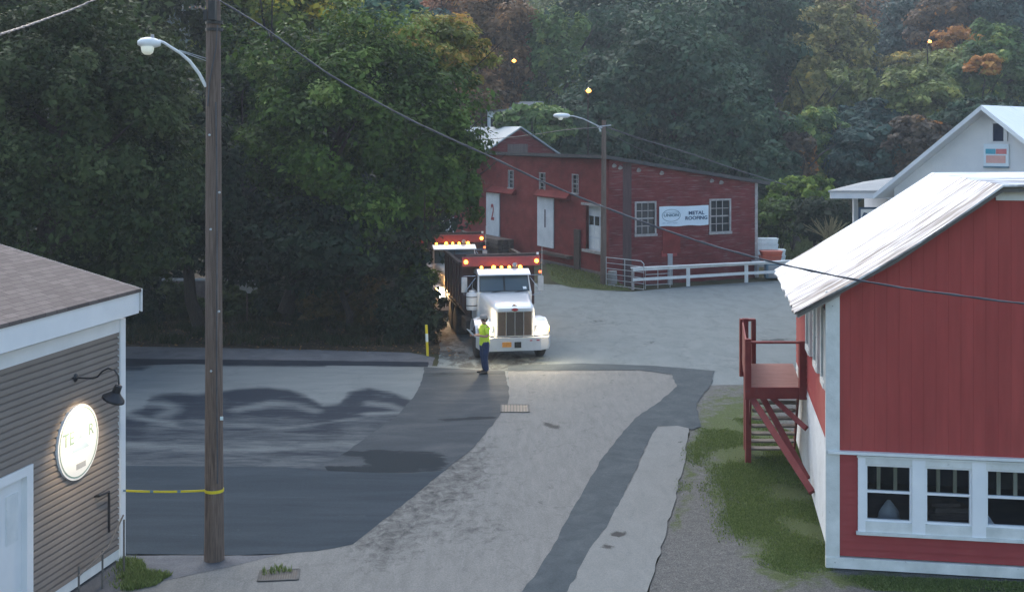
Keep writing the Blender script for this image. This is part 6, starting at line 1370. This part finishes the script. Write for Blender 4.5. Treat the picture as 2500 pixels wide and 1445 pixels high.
# ------------------------------------------------------------------ the worker
def skin(name, chains, m, parent, sub=2, root=0):
    """chains: list of [(pos, radius), ...]; first vertex of later chains may be ('j', index) to branch."""
    V, E, Rr = [], [], []
    for ch in chains:
        prev = None
        for q in ch:
            if q[0] == 'j': prev = q[1]; continue
            V.append(q[0]); Rr.append(q[1] if isinstance(q[1], tuple) else (q[1], q[1])); i = len(V) - 1
            if prev is not None: E.append((prev, i))
            prev = i
    me = bpy.data.meshes.new(name); me.from_pydata(V, E, []); o = bpy.data.objects.new(name, me); C.objects.link(o)
    sm = o.modifiers.new('s', 'SKIN'); sm.use_smooth_shade = True
    sv = me.skin_vertices[0].data
    for i, r_ in enumerate(Rr): sv[i].radius = r_; sv[i].use_root = (i == root)
    ss_ = o.modifiers.new('ss', 'SUBSURF'); ss_.levels = sub; ss_.render_levels = sub
    dg = bpy.context.evaluated_depsgraph_get(); nm = bpy.data.meshes.new_from_object(o.evaluated_get(dg)); bpy.data.objects.remove(o)
    nm.materials.clear(); r = link(name, nm, m, parent); nm.polygons.foreach_set('use_smooth', [True] * len(nm.polygons)); return r
wp = G(1183, 911); wk = thing('person', 'worker in a bright yellow green shirt, jeans and cap reading paper beside the front truck', 'person', wp, None, R(205), local=True); wk.scale = (1.13, 1.13, 1)
# local frame: facing +x, left side +y
hip = .93
sL, sR = (-.02, .19, 1.44), (-.02, -.19, 1.44)
elL, elR = (.03, .25, 1.16), (.02, -.26, 1.15); wrL, wrR = (.25, .14, 1.20), (.25, -.10, 1.17)
body = [[((0, 0, hip), (.13, .15)), ((.0, 0, 1.10), (.11, .135)), ((.0, 0, 1.27), (.12, .15)), ((-.01, 0, 1.43), (.10, .16)), ((.0, 0, 1.50), .062), ((.02, 0, 1.56), .055), ((.035, 0, 1.62), .075), ((.03, 0, 1.69), .092), ((.02, 0, 1.745), .07)],
        [('j', 3), (sL, .062), (elL, .044), (wrL, .030), ((.30, .115, 1.205), (.036, .020))], [('j', 3), (sR, .062), (elR, .044), (wrR, .030), ((.30, -.085, 1.18), (.036, .020))],
        [('j', 0), ((0, .095, .86), .098), ((.03, .10, .50), .062), ((-.01, .11, .12), .040)], [('j', 0), ((0, -.095, .86), .098), ((.0, -.10, .50), .062), ((-.05, -.11, .12), .040)]]
for s, hx, hy, hz, j in ((1, .30, .115, 1.205, 12), (-1, .30, -.085, 1.18, 16)):
    for k, (dy, ln) in enumerate(((-.03, .060), (-.011, .070), (.010, .066), (.029, .052))):
        body.append([('j', j), ((hx + .035, hy + dy, hz + .005), .010), ((hx + .035 + ln * .5, hy + dy, hz - .006), .009), ((hx + .035 + ln * .75, hy + dy, hz - .028), .008)])
    body.append([('j', j), ((hx - .005, hy - s * .035, hz + .02), .011), ((hx + .035, hy - s * .045, hz + .03), .010)])
skin('body', body, M['skin'], wk)
skin('shirt', [[((0, 0, .83), (.150, .178)), ((0, 0, .92), (.158, .182)), ((.0, 0, 1.10), (.140, .165)), ((.0, 0, 1.27), (.150, .18)), ((-.01, 0, 1.43), (.118, .18)), ((.0, 0, 1.50), .072)],
               [('j', 4), (sL, .082), ((.005, .225, 1.30), .068), ((.022, .24, 1.22), .066)], [('j', 4), (sR, .082), ((.0, -.23, 1.30), .068), ((.018, -.25, 1.22), .066)]], M['hivis'], wk)
skin('trousers', [[((0, 0, 1.08), (.134, .160)), ((0, 0, .92), (.145, .172))], [('j', 1), ((0, .095, .80), .112), ((.035, .10, .50), .082), ((.0, .11, .22), .074), ((-.01, .11, .07), .078)],
                  [('j', 1), ((0, -.095, .80), .112), ((.005, -.10, .50), .082), ((-.04, -.11, .22), .074), ((-.05, -.11, .07), .078)]], M['jeans'], wk)
for s, x in ((1, 0), (-1, -.04)): skin('boot', [[((x - .05, s * .115, .05), (.058, .055)), ((x + .05, s * .118, .05), (.058, .050)), ((x + .15, s * .125, .04), (.055, .038)), ((x + .22, s * .13, .035), (.036, .030))]], M['boot'], wk)
mb = MB(); mb.lathe((.025, 0, 1.70), [(.108, -.015), (.112, .02), (.104, .065), (.075, .10), (.0, .118)], 22); mb.loft([[Vector((.09 + .13 * math.cos(a), .10 * math.sin(a), 1.695 + dz - .035 * math.cos(a))) for a in [R(-90 + 18 * k) for k in range(11)]] for dz in (0, .008)]); mb.build('cap', M['cap'], wk, smooth=True)
MB().lathe((.01, 0, 1.60), [(.05, -.02), (.088, .02), (.102, .07), (.105, .10)], 18).build('hair', M['hair'], wk, smooth=True)
for s in (-1, 1):
    MB().lathe((.02, s * .088, 1.655), [(0, .0), (.022, .004), (.026, .012), (0, .02)], 10, Vector((0, s, 0))).build('ear', M['skin'], wk, smooth=True)
    MB().lathe((.112, s * .034, 1.672), [(0, 0), (.010, .003), (0, .009)], 8, Vector((1, 0, 0))).build('eye', M['black'], wk)
MB().loft([[Vector((.108, y, 1.665)) for y in (-.008, .008)] + [Vector((.105, 0, 1.672))], [Vector((.140, y, 1.632)) for y in (-.014, .014)] + [Vector((.138, 0, 1.642))], [Vector((.108, y, 1.624)) for y in (-.012, .012)] + [Vector((.11, 0, 1.626))]]).build('nose', M['skin'], wk, smooth=True)
MB().box((.112, 0, 1.603), (.008, .046, .007)).build('mouth', M['red_enamel'], wk)
pp = MB().box((.40, .02, 1.27), (.006, .23, .30), Matrix.Rotation(R(38), 3, 'Y')); po = pp.build('paper_sheet', M['paper'], None)
po.data.transform(Matrix.Translation(wp) @ Matrix.Rotation(R(205), 4, 'Z') @ Matrix.Diagonal((1.13, 1.13, 1, 1))); tag(po, 'white sheet of paper held by the worker in the yellow green shirt', 'paper')

# ------------------------------------------------------------------ air
hz_ = bpy.data.meshes.new('haze'); bm = bmesh.new(); bmesh.ops.create_cube(bm, size=1); bm.to_mesh(hz_); bm.free()
ho = bpy.data.objects.new('haze', hz_); C.objects.link(ho); ho.scale = (620, 520, 130); ho.location = (0, 190, 62); ho.display_type = 'WIRE'
hm = bpy.data.materials.new('haze'); hm.use_nodes = True; nn_ = hm.node_tree.nodes; nn_.remove(nn_['Principled BSDF'])
pv = nn_.new('ShaderNodeVolumePrincipled'); pv.inputs['Color'].default_value = (.80, .88, .95, 1); pv.inputs['Density'].default_value = .0007; pv.inputs['Anisotropy'].default_value = .2
hm.node_tree.links.new(pv.outputs[0], nn_['Material Output'].inputs['Volume']); hz_.materials.append(hm); tag(ho, kind='stuff')
